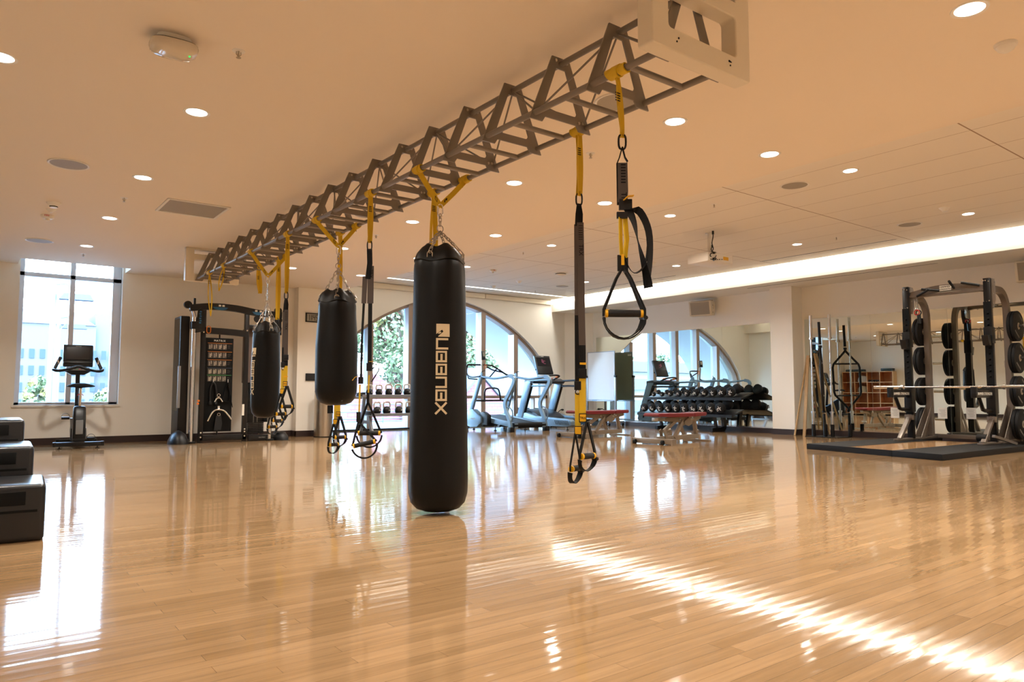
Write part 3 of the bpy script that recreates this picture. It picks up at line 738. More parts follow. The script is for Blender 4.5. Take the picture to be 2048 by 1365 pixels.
def trainer(label, x, y, zk, ztop, zbot, style, zy=None, lettering=True, base=None, off=(0, 0)):
    """zk anchor end of the yellow strap, ztop clip, zbot centre of the handles"""
    t = thing('suspension_trainer', label, 'suspension trainer', (x, y, zk), group='hanging suspension trainers')
    V = Vector((-U.y, U.x, 0))
    G_ = G(); carabiner(G_, (x, y, zk-0.035), 0.07, 0.034, 0.005, U); G_.build('carabiner', BLACK, t, world=True)
    z0 = zk-0.07
    def P(a, z, b=0.0): return Vector((x, y, z))+U*a+V*b
    if style == 'twin':      # doubled main strap: grey above, black below, two yellow straps at the foot
        zg = z0-(z0-zbot)*0.43; zh = zg-0.17; zy = zbot+0.50
        g = G().rib([P(0, z0+0.01), P(-0.008, z0-0.05), P(-0.012, z0-0.12)], 0.026, 0.004, U).rib([P(0, z0+0.01, 0.006), P(0.010, z0-0.05, 0.006), P(0.008, z0-0.12, 0.006)], 0.024, 0.004, U); g.build('top_loop', WEB, t, world=True)
        g = G().rib([P(-0.012, z0-0.11, 0.003), P(-0.012, zg, 0.003)], 0.034, 0.0035, U).rib([P(0.006, z0-0.10, -0.003), P(0.010, zg, -0.003), P(0.013, zh, -0.003)], 0.038, 0.0035, U); g.build('grey_strap', GWEB, t, world=True)
        g = G().rib([P(-0.012, zg+0.004, 0.003), P(-0.012, zy-0.03, 0.003)], 0.034, 0.0045, U); g.build('black_strap', WEB, t, world=True)
        g = G().rib([P(0.013, zh+0.004, -0.003), P(0.013, zy-0.01, -0.003)], 0.038, 0.0045, U); g.build('black_strap', WEB, t, world=True)
        g = G().text('TRX', 0.034, frame(P(0.008, z0-0.26, -0.0058), (0, 0, -1), U), ex=0.001); g.build('strap_lettering', BLACKM, t, world=True)
        g = G()
        for k in range(7): g.bar(P(-0.004, z0-0.12-0.013*k, -0.0055), P(0.018, z0-0.12-0.013*k, -0.0055), 0.003, 0.003)
        g.build('strap_markings', BLACKM, t, world=True)
        G().obox(P(0.012, zy+0.02, -0.004), (0.048, 0.018, 0.05), rotz(-0.65)).build('cam_buckle', BLACK, t, world=True, bevel=0.003)
        G().obox(P(-0.014, zy-0.05, 0.002), (0.038, 0.016, 0.05), rotz(-0.65)).build('cam_buckle', BLACK, t, world=True, bevel=0.003)
        G().obox(P(0.016, zh-0.10, -0.006), (0.036, 0.006, 0.012), rotz(-0.65)).build('yellow_tab', YELP, t, world=True)
        G().tube(arcpts(P(-0.014, zy-0.085, 0.0), 0.013, 0, 2*pi, 12, U, Z_)[:-1], 0.003, 6, closed=True).build('buckle_ring', BLACK, t, world=True)
        g = G().rib([P(0.012, zy, -0.002), P(0.013, zbot+0.27, -0.002)], 0.036, 0.0035, U); g.build('yellow_strap', YEL, t, world=True)
        g = G().rib([P(-0.014, zy-0.09, 0.004), P(-0.014, zbot+0.20, 0.004)], 0.032, 0.0035, U); g.build('yellow_strap', YEL, t, world=True)
        for a0, b0, dz in ((0.013, -0.002, 0.27), (-0.014, 0.004, 0.20)):
            G().obox(P(a0, zbot+dz, b0-0.003), (0.042, 0.008, 0.05), rotz(-0.65)).build('label_patch', BLACK, t, world=True)
            G().obox(P(a0, zbot+dz, b0-0.0075), (0.034, 0.002, 0.040), rotz(-0.65)).build('yellow_label', YELP, t, world=True)
            if dz > 0.25: G().text('TRX', 0.017, frame(P(a0, zbot+dz, b0-0.0092), U, Z_), ex=0.001).build('label_lettering', BLACKM, t, world=True)
        handles(t, x+U.x*0.012, y+U.y*0.012, zbot+0.06, two=((0.0, 0.0), (-0.02, -0.07)), drop=0.19, turn=0.75, grip_w=0.10, flat=True)
    elif style == 'twisted':   # single grey strap, long loose tail
        zs = zbot+0.51
        G().rib([P(0, z0+0.01), P(-0.014, z0-0.04), P(-0.026, z0-0.07)], 0.016, 0.005, V).rib([P(0, z0+0.01), P(0.012, z0-0.04), P(0.024, z0-0.06)], 0.016, 0.005, V).build('top_loop', WEB, t, world=True)
        G().rib([P(0, z0-0.065), P(0.002, z0-0.2), P(-0.002, zs+0.01)], 0.046, 0.004, U).build('grey_strap', GWEB, t, world=True)
        G().rib([P(-0.022, z0-0.065, 0.004), P(-0.021, zs, 0.004)], 0.012, 0.005, U).build('strap_edge', WEB, t, world=True)
        if lettering:
            g = G().text('TRX', 0.036, frame(P(0.004, z0-0.24, -0.003), (0, 0, -1), U), ex=0.0015); g.build('strap_lettering', BLACKM, t, world=True)
            g = G()
            for k in range(7): g.bar(P(-0.008, z0-0.075-0.014*k, -0.003), P(0.014, z0-0.075-0.014*k, -0.003), 0.004, 0.004)
            g.build('strap_markings', BLACKM, t, world=True)
        G().obox(P(0.012, zs, 0), (0.06, 0.02, 0.05), rotz(-0.65)).cyl(P(-0.02, zs-0.05, 0), P(0.02, zs-0.05, 0), 0.006).obox(P(-0.004, zs-0.05), (0.05, 0.018, 0.03), rotz(-0.65)).build('cam_buckle', BLACK, t, world=True)
        G().rib([P(0.0, zs+0.016, -0.02), P(0.02, zs+0.032, -0.03), P(0.045, zs+0.034, -0.03)], 0.03, 0.003, V).build('yellow_tab', YELP, t, world=True)
        G().rib([P(-0.012, zs-0.06), P(-0.012, zs-0.16), P(-0.008, zbot+0.27)], 0.030, 0.0035, U*0.6+V*0.8).rib([P(0.010, zs-0.05, 0.01), P(0.018, zs-0.16, 0.01), P(0.008, zbot+0.26, 0.01)], 0.030, 0.0035, U*0.55-V*0.8).build('yellow_strap', YEL, t, world=True)
        tail = spline([P(0.02, zs-0.01), P(0.05, zs-0.08), P(0.07, zs-0.18), P(0.10, zs-0.30), P(0.115, zs-0.39)], 4)
        G().rib(tail, 0.042, 0.003, [U*cos(0.18*i)+V*sin(0.18*i) for i in range(len(tail))]).build('loose_tail', WEB, t, world=True)
        tail = spline([P(0.11, zs-0.385, 0.004), P(0.125, zs-0.25, 0.01), P(0.12, zs-0.12, 0.01), P(0.08, zs-0.03, 0.01), P(0.03, zs-0.02, 0.0)], 4)
        G().rib(tail, 0.036, 0.003, [U*sin(0.6+0.08*i)+V*cos(0.6+0.08*i) for i in range(len(tail))]).build('loose_tail', WEB, t, world=True)
        tail = spline([P(0.005, zbot+0.27, 0.01), P(0.03, zbot+0.21, 0.01), P(0.06, zbot+0.19, 0.0), P(0.10, zbot+0.23, 0.0), P(0.115, zbot+0.33, 0.0)], 4)
        G().rib(tail, 0.032, 0.003, [Z_*0.3+V for _ in tail]).build('loose_tail', WEB, t, world=True)
        G().obox(P(-0.012, zbot+0.235), (0.032, 0.012, 0.075), rotz(-0.65)).obox(P(0.012, zbot+0.23, 0.014), (0.022, 0.012, 0.07), rotz(-0.65)).build('locking_sleeve', BLACK, t, world=True)
        G().obox(P(-0.004, zbot+0.25, -0.004), (0.014, 0.01, 0.05), rotz(-0.65)).build('yellow_label', YELP, t, world=True)
        handles(t, x, y, zbot, two=((-0.005, -0.004), (0.012, 0.006)), drop=0.21, grip_w=0.165)
    elif style == 'narrow':   # twin narrow straps with the handles hanging crossed
        zs = zbot+0.36; zm = z0-(z0-zs)*0.40
        G().rib([P(0, z0+0.01), P(0.004, z0-0.1), P(-0.008, z0-0.22)], 0.04, 0.004, U).build('top_loop', WEB, t, world=True)
        G().rib([P(-0.03, z0-0.2), P(-0.036, zm)], 0.036, 0.0035, U).rib([P(0.012, z0-0.12), P(0.012, zm)], 0.046, 0.0035, U).build('grey_strap', GWEB, t, world=True)
        G().rib([P(-0.036, zm), P(-0.046, zm-0.25), P(-0.048, zs+0.05)], 0.022, 0.004, U*0.6+V).rib([P(0.012, zm), P(0.014, zs+0.12)], 0.03, 0.004, U).build('black_strap', WEB, t, world=True)
        g = G().text('TRX', 0.034, frame(P(0.014, z0-0.18, -0.003), (0, 0, -1), U), ex=0.0015); g.build('strap_lettering', BLACKM, t, world=True)
        G().obox(P(-0.05, zs+0.03), (0.035, 0.018, 0.05), rotz(-0.65)).obox(P(0.012, zs+0.13), (0.04, 0.018, 0.06), rotz(-0.65)).build('cam_buckle', BLACK, t, world=True)
        G().rib([P(0.02, zs+0.10), P(0.05, zs+0.13), P(0.085, zs+0.13), P(0.08, zs+0.10), P(0.03, zs+0.02)], 0.034, 0.004, V).build('loose_tail', WEB, t, world=True)
        G().rib([P(0.012, zs+0.17, -0.01), P(0.05, zs+0.17, -0.01), P(0.07, zs+0.15, -0.01)], 0.014, 0.003, V).rib([P(-0.06, zs+0.06, -0.01), P(-0.09, zs+0.055, -0.01), P(-0.11, zs+0.03, -0.01)], 0.014, 0.003, V).build('yellow_tab', YELP, t, world=True)
        G().rib([P(0.012, zs+0.07), P(0.008, zs-0.06)], 0.010, 0.003, U).rib([P(-0.055, zs), P(-0.060, zbot+0.08)], 0.012, 0.003, U).build('yellow_strap', YEL, t, world=True)
        G().obox(P(-0.062, zbot+0.12), (0.03, 0.012, 0.075), rotz(-0.65)).build('locking_sleeve', BLACK, t, world=True)
        G().obox(P(0.006, zs-0.10), (0.02, 0.012, 0.07), rotz(-0.65)).build('locking_sleeve', BLACK, t, world=True)
        c = Vector((x, y, zbot))
        for k, (a0, b0, h, dz, tl) in enumerate(((0.015, 0.02, 0.078, 0.0, 0.0), (-0.01, -0.03, 0.078, -0.075, 0.22))):
            cc = c+U*a0+V*b0+Z_*dz; uu = (U*cos(tl)+Z_*sin(tl))
            tp = P(0.006, zs-0.13) if k == 0 else P(-0.062, zbot+0.085)
            G().rib([tp, cc-uu*(h+0.012)], 0.016, 0.003, U).rib([tp, cc+uu*(h+0.012)], 0.016, 0.003, U).build('handle_strap', WEB, t, world=True)
            G().tube([cc-uu*h, cc, cc+uu*h], 0.017, 12).build('foam_grip', FOAM, t, world=True)
            G().cyl(cc-uu*(h+0.004), cc-uu*(h-0.008), 0.0182, 12).cyl(cc+uu*(h-0.008), cc+uu*(h+0.004), 0.0182, 12).build('yellow_grip_ring', YELP, t, world=True)
            pts = arcpts(cc-Z_*0.01, h+0.016, pi+0.1+tl, 2*pi-0.05+tl, 12, U, Z_)
            G().rib(pts, 0.028 if k else 0.014, 0.011, V).build('foot_cradle', WEB, t, world=True)
    return t
def hang(label_s, label_t, grp_s, x, y, zend, style=None, zbot=None, **k):
    anchor_strap('anchor_strap', label_s, 'yellow anchor straps on the truss', x, y, zend, sway=((0.03 if style == 'twisted' else 0.0), 0), **k)
    if style: return trainer(label_t, x+(0.03 if style == 'twisted' else 0.0), y, zend, zend-0.1, zbot, style)
hang('yellow anchor strap wound thickly on the front tube at the near end of the truss', 'nearest suspension trainer, handles level and a loose black tail, high above the floor', '', TF, 2.31, 2.00, 'twisted', 1.155, kw=0.10, w=0.022, gap=0.016)
hang('yellow anchor strap on the rear tube, second from the near end', 'suspension trainer with wide black and yellow straps in front of the benches, handles low', '', TR, 2.985, 1.93, 'twin', 0.38, kw=0.085)
hang('yellow anchor strap on the front tube between the two nearest punching bags', 'suspension trainer with narrow twin straps and crossed handles between the two larger bags', '', TF, 4.90, 1.93, 'narrow', 0.49, w=0.035)
hang('yellow anchor strap on the front tube just right of the third punching bag', 'suspension trainer right of the farthest punching bag, yellow lower straps side by side', '', TF, 6.66, 1.74, 'twin', 0.60, w=0.034)
hang('yellow anchor strap on the rear tube partly hidden behind the nearest punching bag', None, '', TR, 4.60, 1.55, w=0.036, gap=0.03)
hang('yellow anchor strap on the rear tube behind the second punching bag', 'suspension trainer mostly hidden behind the second bag, handles showing under it', '', TR, 6.30, 1.36, 'twin', 0.32, w=0.038)
hang('yellow anchor strap on the rear tube behind the farthest punching bag', 'suspension trainer mostly hidden behind the farthest bag, handles showing under it', '', TR, 7.98, 1.62, 'twin', 0.42, w=0.045)
def short_loop(label, x, y, zend, w, gap, sway=(0, 0)):
    anchor_strap('anchor_strap', label, 'yellow anchor straps on the truss', x, y, zend, w=w, gap=gap, sway=sway)
short_loop('thin yellow loop hanging longest at the far front end of the truss', TF, 9.42, 1.76, 0.014, 0.03, (0.03, 0.0))
short_loop('short thin yellow loop with a loose end, second from the truss\'s far end', TF, 8.78, 2.00, 0.014, 0.03, (-0.05, 0))
short_loop('short broad flat yellow loop on the rear tube before the far end frame', TR, 8.70, 2.0, 0.045, 0.02, (0.03, 0))

# --- chain
def chain(g, p0, p1, n, r=0.0032, lw=0.010):
    p0 = Vector(p0); p1 = Vector(p1); d = (p1-p0); L_ = d.length; d.normalize()
    a = d.cross(Y_ if abs(d.y) < 0.9 else X_).normalized(); b = d.cross(a); st = L_/n
    for i in range(n):
        c = p0+d*(st*(i+0.5)); s = a if i % 2 else b; hl = st*0.68
        P = []
        for k in range(12):
            t_ = 2*pi*k/12
            P.append(c + s*(lw*cos(t_)) + d*((hl-lw)*(1 if sin(t_) > 0 else -1)*(abs(sin(t_)) > 0.3)+lw*sin(t_)))
        g.tube(P, r, 5, closed=True)
def punching_bag(label, y, zt, zb, r_top, r_mid, r_bot, zring, straps, logo, seed, xk=0.0, shift=0.0, chains=6):
    x = TM + shift
    t = thing('punching_bag', label, 'punching bag', (x, y, zb), group='hanging punching bags')
    rnd = random.Random(seed)
    H_ = zt-zb
    prof = []
    n = 56; rows = []
    Q = [(0.0, 0.0), (0.45, 0.004), (0.72, 0.022), (0.90, 0.060), (0.985, 0.12), (1.0, 0.2)]
    zs = [(r_bot*a, zb+b) for a, b in Q]
    for k in range(1, 22):
        q = k/22; z = zb+0.2+(H_-0.2-0.16)*q
        rr = r_bot+(r_mid-r_bot)*min(1, q*2) if q < 0.5 else r_mid+(r_top-r_mid)*(q-0.5)*2
        zs.append((rr, z))
    zs += [(r_top*1.0, zt-0.155), (r_top*0.985, zt-0.125), (r_top*0.94, zt-0.095), (r_top*0.85, zt-0.062), (r_top*0.70, zt-0.030), (r_top*0.55, zt-0.006), (r_top*0.46, zt-0.004)]
    m = len(zs); vs = []
    for i in range(n):
        a = 2*pi*i/n
        for k, (rr, z) in enumerate(zs):
            q = (z-zb)/H_
            wob = 0.0
            if q > 0.80: wob += 0.055*(q-0.80)/0.20*sin(4*a+0.8+seed)
            if q > 0.70: wob += 0.016*(q-0.70)/0.3*sin(11*a+2*seed)
            if q < 0.12 and rr > 0.01: wob += 0.010*(0.12-q)/0.12*sin(22*a)
            wob += 0.004*sin(3*a+5*q+seed)
            vs.append((x+rr*(1+wob)*cos(a), y+rr*(1+wob)*sin(a), z+(0.016*sin(4*a+0.8+seed) if k >= m-3 else 0)))
    fs = []
    for i in range(n):
        j = (i+1) % n
        for k in range(m-1): fs.append((i*m+k, j*m+k, j*m+k+1, i*m+k+1))
    fs.append(tuple(i*m+m-1 for i in range(n)))
    body = G().add(vs, fs, True).build('bag_body', VINYL, t, world=True, angle=60)
    # folded cuff band round the mouth
    vs = []; rr = r_top
    for i in range(n):
        a = 2*pi*i/n; wb = 1+0.05*sin(4*a+0.8+seed)
        for q, z in ((0.52, zt+0.010), (0.73, zt-0.018), (0.90, zt-0.055), (1.00, zt-0.100), (0.96, zt-0.106)):
            vs.append((x+rr*q*wb*cos(a), y+rr*q*wb*sin(a), z+0.012*sin(4*a+0.8+seed)))
    fs = [(i*5+k, ((i+1) % n)*5+k, ((i+1) % n)*5+k+1, i*5+k+1) for i in range(n) for k in range(4)]
    G().add(vs, fs, True).build('top_cuff', VINYL, t, world=True, angle=60)
    # chains and hardware
    g = G(); hub = Vector((x, y, zring))
    for k in range(4):
        a = pi/4+0.9+seed*0.5+k*pi/2
        e = Vector((x+r_top*0.60*cos(a), y+r_top*0.60*sin(a), zt+0.018)); f = Vector((x+r_top*0.97*cos(a), y+r_top*0.97*sin(a), zt-0.055))
        chain(g, hub-Z_*0.02, e, chains); chain(g, e, f, 2)
        D = arcpts(f-Z_*0.012, 0.018, 0, pi, 8, Vector((-sin(a), cos(a), 0)), Z_); g.tube([D[0]-Z_*0.02]+D+[D[-1]-Z_*0.02], 0.0038, 6)
    g.tube(arcpts(hub, 0.024, 0, 2*pi, 16, X_, Z_)[:-1], 0.004, 6, closed=True)
    top = Vector((x, y, straps))
    chain(g, hub+Z_*0.02, top-Z_*0.045, max(2, int((top-hub).length/0.04)))
    g.build('chain', CHAIN, t, world=True)
    g = G(); carabiner(g, top-Z_*0.02, 0.085, 0.034, 0.005, U); g.cyl(top-Z_*0.032-U*0.016, top+Z_*0.004-U*0.016, 0.0085, 6); g.build('quick_link', CHROME, t, world=True)
    # logo
    if logo:
        lx, lz, ls = logo
        k = ls
        def wrap(me_g, za):
            pass
        g = G()
        phi0 = lx
        rad = r_mid*1.012
        def cv(u, v):           # u across the bag (m), v height
            a = phi0 + u/rad; q = (v-zb)/H_
            rr = (r_bot+(r_mid-r_bot)*min(1, max(0, (v-zb-0.2)/(H_-0.36))*2) if (v-zb-0.2)/(H_-0.36) < 0.5 else r_mid+(r_top-r_mid)*((v-zb-0.2)/(H_-0.36)-0.5)*2)
            rr = rr*(1+0.004*sin(3*a+5*q+seed)+(0.016*(q-0.70)/0.3*sin(11*a+2*seed) if q > 0.70 else 0))+0.0022
            return (x+rr*cos(a), y+rr*sin(a), v)
        def quad(u0, u1, v0, v1, sh=0.0):
            nu = max(1, int(abs(u1-u0)/0.012)); 
            vs = []; fs = []
            for i in range(nu+1):
                u = u0+(u1-u0)*i/nu
                vs += [cv(u, v0), cv(u, v1)]
            for i in range(nu): fs.append((2*i, 2*i+2, 2*i+3, 2*i+1))
            g.add(vs, fs)
        def stroke(ua, va, ub, vb, th):
            d = math.hypot(ub-ua, vb-va); nx, ny = -(vb-va)/d*th/2, (ub-ua)/d*th/2; st = 4; vs = []
            for i in range(st+1):
                q = i/st; u = ua+(ub-ua)*q; v = va+(vb-va)*q; vs += [cv(u+nx, v+ny), cv(u-nx, v-ny)]
            g.add(vs, [(2*i, 2*i+1, 2*i+3, 2*i+2) for i in range(st)])
        # letters run down the bag: each cell is w wide, h tall, th stroke
        w_, h_, th = 0.066*k, 0.066*k, 0.012*k
        z = lz
        quad(-w_*0.50, w_*0.72, z-0.075*k, z)                       # square badge
        g.M(1); rad += 0.0018
        def cv2(u, v):
            p = Vector(cv(u, v)); d = Vector((p.x-x, p.y-y, 0)).normalized(); return tuple(p+d*0.001)
        cvo = cv; 
        q = [cv2(-w_*0.51, z-0.076*k), cv2(-w_*0.51, z-0.060*k), cv2(w_*0.02, z-0.034*k), cv2(w_*0.14, z-0.045*k), cv2(-w_*0.30, z-0.070*k), cv2(-w_*0.34, z-0.076*k)]
        g.add(q, [(0, 1, 4, 5), (1, 2, 3, 4)]); g.M(0)
        z -= 0.083*k
        a0, a1 = -w_*0.52, w_*0.30
        def letter(kind, z0):
            z1 = z0-h_
            if kind == 'V':       # square u open to the left of the picture
                quad(a0, a1+0.02*k, z0-th, z0); quad(a0, a0+th, z1, z0); quad(a0, a1+0.02*k, z1, z1+th)
            if kind == 'E':
                a2 = a1+0.012*k; am = (a0+a2)/2; quad(a0, a0+th, z1, z0); quad(a2-th, a2, z1, z0); quad(am-th*0.55, am+th*0.55, z1, z0-th*1.5); quad(a0, a2, z1, z1+th); quad(a0, a2, z0-th*0.9, z0)
            if kind == 'N':
                quad(a1+0.012*k-th, a1+0.012*k, z1, z0); quad(a0, a1+0.012*k, z1, z1+th); quad(a0, a1+0.012*k, z0-th, z0)
            if kind == 'X':
                stroke(a0, z0, a1+0.01*k, z1, th); stroke(a1+0.01*k, z0, a0, z1, th)
        for ch in ('V', 'E', 'E', 'N', 'E', 'X'):
            letter(ch, z); z -= h_+0.008*k
        g.build('printed_logo', [CREAMP, BLACKM], t, world=True)
    return t
ang = lambda yy: math.atan2(0-yy, 0-TM)       # direction from the bag towards the camera
punching_bag('nearest and longest black punching bag with printed lettering, almost touching the floor', 4.12, 1.765, 0.012, 0.172, 0.185, 0.198, 1.90, 2.045, (ang(4.12)+0.10, 1.235, 1.12), 1, shift=-0.045)
punching_bag('second black punching bag, plain front, between the cable machine and the kettlebells', 5.90, 1.675, 0.680, 0.160, 0.180, 0.180, 1.90, 2.06, None, 2)
punching_bag('farthest and slimmest black punching bag, in front of the cable machine', 7.70, 1.530, 0.520, 0.138, 0.150, 0.146, 1.77, 2.03, (ang(7.7)-1.05, 1.26, 0.95), 3, shift=-0.02, chains=5)
# yellow V straps above each bag
def v_strap(label, x, y, z, side):
    tx = TF if side < 0 else TR
    t = thing('bag_strap', label, 'strap', (tx, y+0.05, TZ), group='yellow straps the bags hang from')
    knot(tx, y+0.05, w=0.07).build('wrap', YEL, t, world=True)
    a = Vector((tx, y+0.05, TZ-0.012)); b = Vector((x, y, z+0.012)); m = (a+b)/2
    G().rib([a, m+Vector((0, 0, -0.004)), b, b+Vector((0.006*side*-1, 0, -0.008))], 0.036, 0.003, (b-a).cross(Vector((0.52, 0.85, 0)))).build('webbing', YEL, t, world=True)
    p = a.lerp(b, 0.80); d = (b-a).normalized()
    g = G(); g.ring([(-0.014, -0.012), (0.014, -0.012), (0.014, 0.012), (-0.014, 0.012)], [(-0.011, -0.009), (0.011, -0.009), (0.011, 0.009), (-0.011, 0.009)], p-Vector((0, 0.003, 0)), d, Y_*-0.25+Z_*0.9, 0.006)
    g.build('black_print', BLACKM, t, world=True)
for (yy, zz, nm, sh) in ((4.12, 2.045, 'nearest', -0.045), (5.90, 2.06, 'second', 0.0), (7.70, 2.03, 'farthest', -0.02)):
    v_strap('yellow strap from the front truss tube to the %s punching bag\'s chain' % nm, TM+sh, yy, zz, -1)
    v_strap('yellow strap from the rear truss tube to the %s punching bag\'s chain' % nm, TM+sh, yy, zz, 1)
# ================================================================== outside
PALE = mat('pale_stone', (0.12, 0.12, 0.118), 0.85, var=0.06, vscale=3, spec=0.1)
PALE2 = mat('pale_concrete', (0.55, 0.58, 0.58), 0.85, spec=0.1)
GROUND = mat('pale_paving', (0.10, 0.09, 0.09), 0.9, var=0.1, vscale=1)
SLATE = mat('slate_roof', (0.075, 0.085, 0.11), 0.8)
SHING = mat('red_shingle', (0.55, 0.20, 0.18), 0.85)
def shingle_bump(m):
    n = m.node_tree; b = n.nodes['Principled BSDF']; t = n.nodes.new('ShaderNodeTexCoord'); br = n.nodes.new('ShaderNodeTexBrick')
    mp = n.nodes.new('ShaderNodeMapping'); mp.inputs['Rotation'].default_value = (pi/2, 0, 0)
    n.links.new(t.outputs['Object'], mp.inputs['Vector']); n.links.new(mp.outputs[0], br.inputs['Vector'])
    br.inputs['Scale'].default_value = 1; br.inputs['Brick Width'].default_value = 0.3; br.inputs['Row Height'].default_value = 0.14; br.inputs['Mortar Size'].default_value = 0.012
    br.inputs['Color1'].default_value = (0.20, 0.075, 0.085, 1); br.inputs['Color2'].default_value = (0.17, 0.060, 0.070, 1); br.inputs['Mortar'].default_value = (0.10, 0.04, 0.05, 1)
    n.links.new(br.outputs['Color'], b.inputs['Base Color'])
shingle_bump(SHING)
WINB = mat('distant_window', (0.045, 0.06, 0.075), 0.6, spec=0.1)
def leaf_mat(name, c): return mat(name, c, 0.7, var=0.35, vscale=1.2)
LG = leaf_mat('leaves_green', (0.105, 0.135, 0.06)); LR = leaf_mat('leaves_red', (0.26, 0.12, 0.09)); LY = leaf_mat('leaves_yellow', (0.27, 0.23, 0.08)); LD = leaf_mat('leaves_dark', (0.07, 0.11, 0.055))
BARK = mat('bark', (0.12, 0.09, 0.07), 0.9)
struct(G().box(-400, 400, 14.03, 500, -4.4, -4.2), 'ground_outside', GROUND)
struct(G().box(4.5, 40, 14.03, 20.5, -0.5, -0.12), 'terrace', GROUND)
# deep outer arch of the building
g = G(); arch_slab(g, 14.30, 15.75, 4.0, 14.5, 4.2)
k = len(arch)
struct(g, 'wall_outer_arch', PALE2)
# vault ribs on the outer arch
def railing(x0, x1, y, label, grp):
    t = thing('railing', label, 'railing', ((x0+x1)/2, y, -0.12), group=grp)
    for z in (0.22, 0.02, -0.06, 0.44):
        G().cyl((x0, y, z), (x1, y, z), 0.018, 6).build('rail', BLUEG, t, world=True)
    n = int((x1-x0)/1.5)
    for i in range(n+1): G().cyl((x0+i*(x1-x0)/n, y, -0.12), (x0+i*(x1-x0)/n, y, 0.44), 0.02, 6).build('post', BLUEG, t, world=True)
railing(7.0, 16.0, 19.6, 'grey metal railing on the terrace beyond the arch window', None)
# red shingled house
t = thing('shingled_house', 'red shingled house with a grey roof seen through the arch window behind the treadmills', 'house', (20.0, 29, -4.2))
G().prism([(17.6, -4.2), (20.5, -4.2), (20.5, 0.2), (19.05, 1.55), (17.6, 0.2)], (0, 29, 0), X_, Z_, 3.0).build('gable_wall', SHING, t, world=True)
G().box(20.5, 27, 29.5, 34, -4.2, 0.75).build('side_wall', SHING, t, world=True)
g = G().bar((17.4, 29, 0.12), (19.05, 29, 1.68), 3.2, 0.10, Y_).bar((20.7, 29, 0.12), (19.05, 29, 1.68), 3.2, 0.10, Y_)
g.add([(19.4, 29.2, 0.78), (27.4, 29.2, 0.78), (27.4, 31.5, 2.1), (19.4, 31.5, 2.1), (19.4, 29.2, 0.66), (27.4, 29.2, 0.66), (27.4, 31.5, 1.98), (19.4, 31.5, 1.98)], [(0, 1, 2, 3), (7, 6, 5, 4), (0, 4, 5, 1), (1, 5, 6, 2), (2, 6, 7, 3), (3, 7, 4, 0)])
g.build('roof', SLATE, t, world=True)
G().box(20.6, 27.2, 29.1, 29.25, 0.58, 0.72).build('gutter', WHITE, t, world=True)
t = thing('shingled_house', 'red shingled gable seen through the arch window above the kettlebells', 'house', (13.0, 27, -4.2))
G().prism([(11.6, -4.2), (15.6, -4.2), (15.6, -0.3), (12.75, 1.55), (11.6, 0.0)], (0, 27, 0), X_, Z_, 2.5).build('gable_wall', SHING, t, world=True)
G().box(13.9, 15.8, 25.3, 25.7, -4.2, 0.4).build('chimney', mat('brown_brick', (0.10, 0.045, 0.055), 0.9, var=0.2, vscale=8), t, world=True)
t = thing('utility_cabinet', 'pale grey utility box on the terrace beyond the kettlebell rack', 'utility box', (11.9, 18.9, -0.12))
G().box(11.35, 12.4, 18.6, 19.2, -0.12, 0.20).build('body', PALE2, t, bevel=0.02, world=True)
g = G()
for k_ in range(4): g.box(11.40, 11.70, 18.585, 18.60, -0.05+0.05*k_, -0.03+0.05*k_)
g.build('louvres', SLATE, t, world=True)
# trees
def tree(label, x, y, z0, h, r, mats_, seed, n=3200, grp='trees seen through the windows', ls=0.16):
    rnd = random.Random(seed)
    t = thing('leafy_tree', label, 'tree', (x, y, z0), group=grp)
    g = G().tube([(0, 0, 0), (0.1, 0, h*0.3), (0.0, 0.1, h*0.7)], h*0.025, 8, scales=[1.2, 0.8, 0.3])
    for k_ in range(6):
        a = rnd.random()*6.28; g.tube([(0, 0, h*(0.28+0.06*k_)), (r*0.4*cos(a), r*0.4*sin(a), h*(0.42+0.07*k_)), (r*0.75*cos(a), r*0.75*sin(a), h*(0.55+0.06*k_))], h*0.010, 6, scales=[1, 0.7, 0.3])
    g.build('trunk', BARK, t)
    blobs = []
    for i in range(34):
        a = rnd.random()*6.28; q = rnd.random(); zz = h*(0.22+0.75*q); rr = r*math.sqrt(max(0.05, 1-((q-0.45)/0.62)**2))*rnd.uniform(0.25, 0.85)
        blobs.append((Vector((rr*cos(a), rr*sin(a), zz)), r*rnd.uniform(0.26, 0.42), rnd.choice(range(len(mats_)))))
    g = G()
    for i in range(n):
        c, br, mi = blobs[rnd.randrange(len(blobs))]
        d = Vector((rnd.gauss(0, 1), rnd.gauss(0, 1), rnd.gauss(0, 1))).normalized()
        p = c + d*br*rnd.uniform(0.72, 1.05)
        nrm = (d+Vector((rnd.gauss(0, .5), rnd.gauss(0, .5), rnd.gauss(0, .5)))).normalized()
        a = nrm.cross(Vector((rnd.gauss(0, 1), rnd.gauss(0, 1), rnd.gauss(0, 1)))).normalized(); b = nrm.cross(a); s = ls*rnd.uniform(0.7, 1.4)
        g.M(mi); g.add([p+a*s, p+b*s*0.8, p-a*s, p-b*s*0.8], [(0, 1, 2, 3)])
    g.build('foliage', mats_, t)
tree('green tree with reddening leaves filling the arch window left of the nearest bag', 20.6, 36.8, -4.2, 13.2, 4.5, [LG, LG, LR, LY, LG], 3, 30000, ls=0.12)
tree('dark green tree behind the left end of the arch window', 13.6, 38.5, -4.2, 13.0, 3.6, [LD, LG, LG], 5, 16000, ls=0.13)
tree('autumn tree behind the red gable house right of the nearest bag', 29.5, 42.0, -4.2, 14.0, 5.2, [LG, LY, LG, LR], 8, 22000, ls=0.14)
tree('yellow green tree at the left, in front of the campus building', 7.4, 110.0, -4.2, 6.6, 1.9, [LG, LY], 11, 2500, ls=0.30)
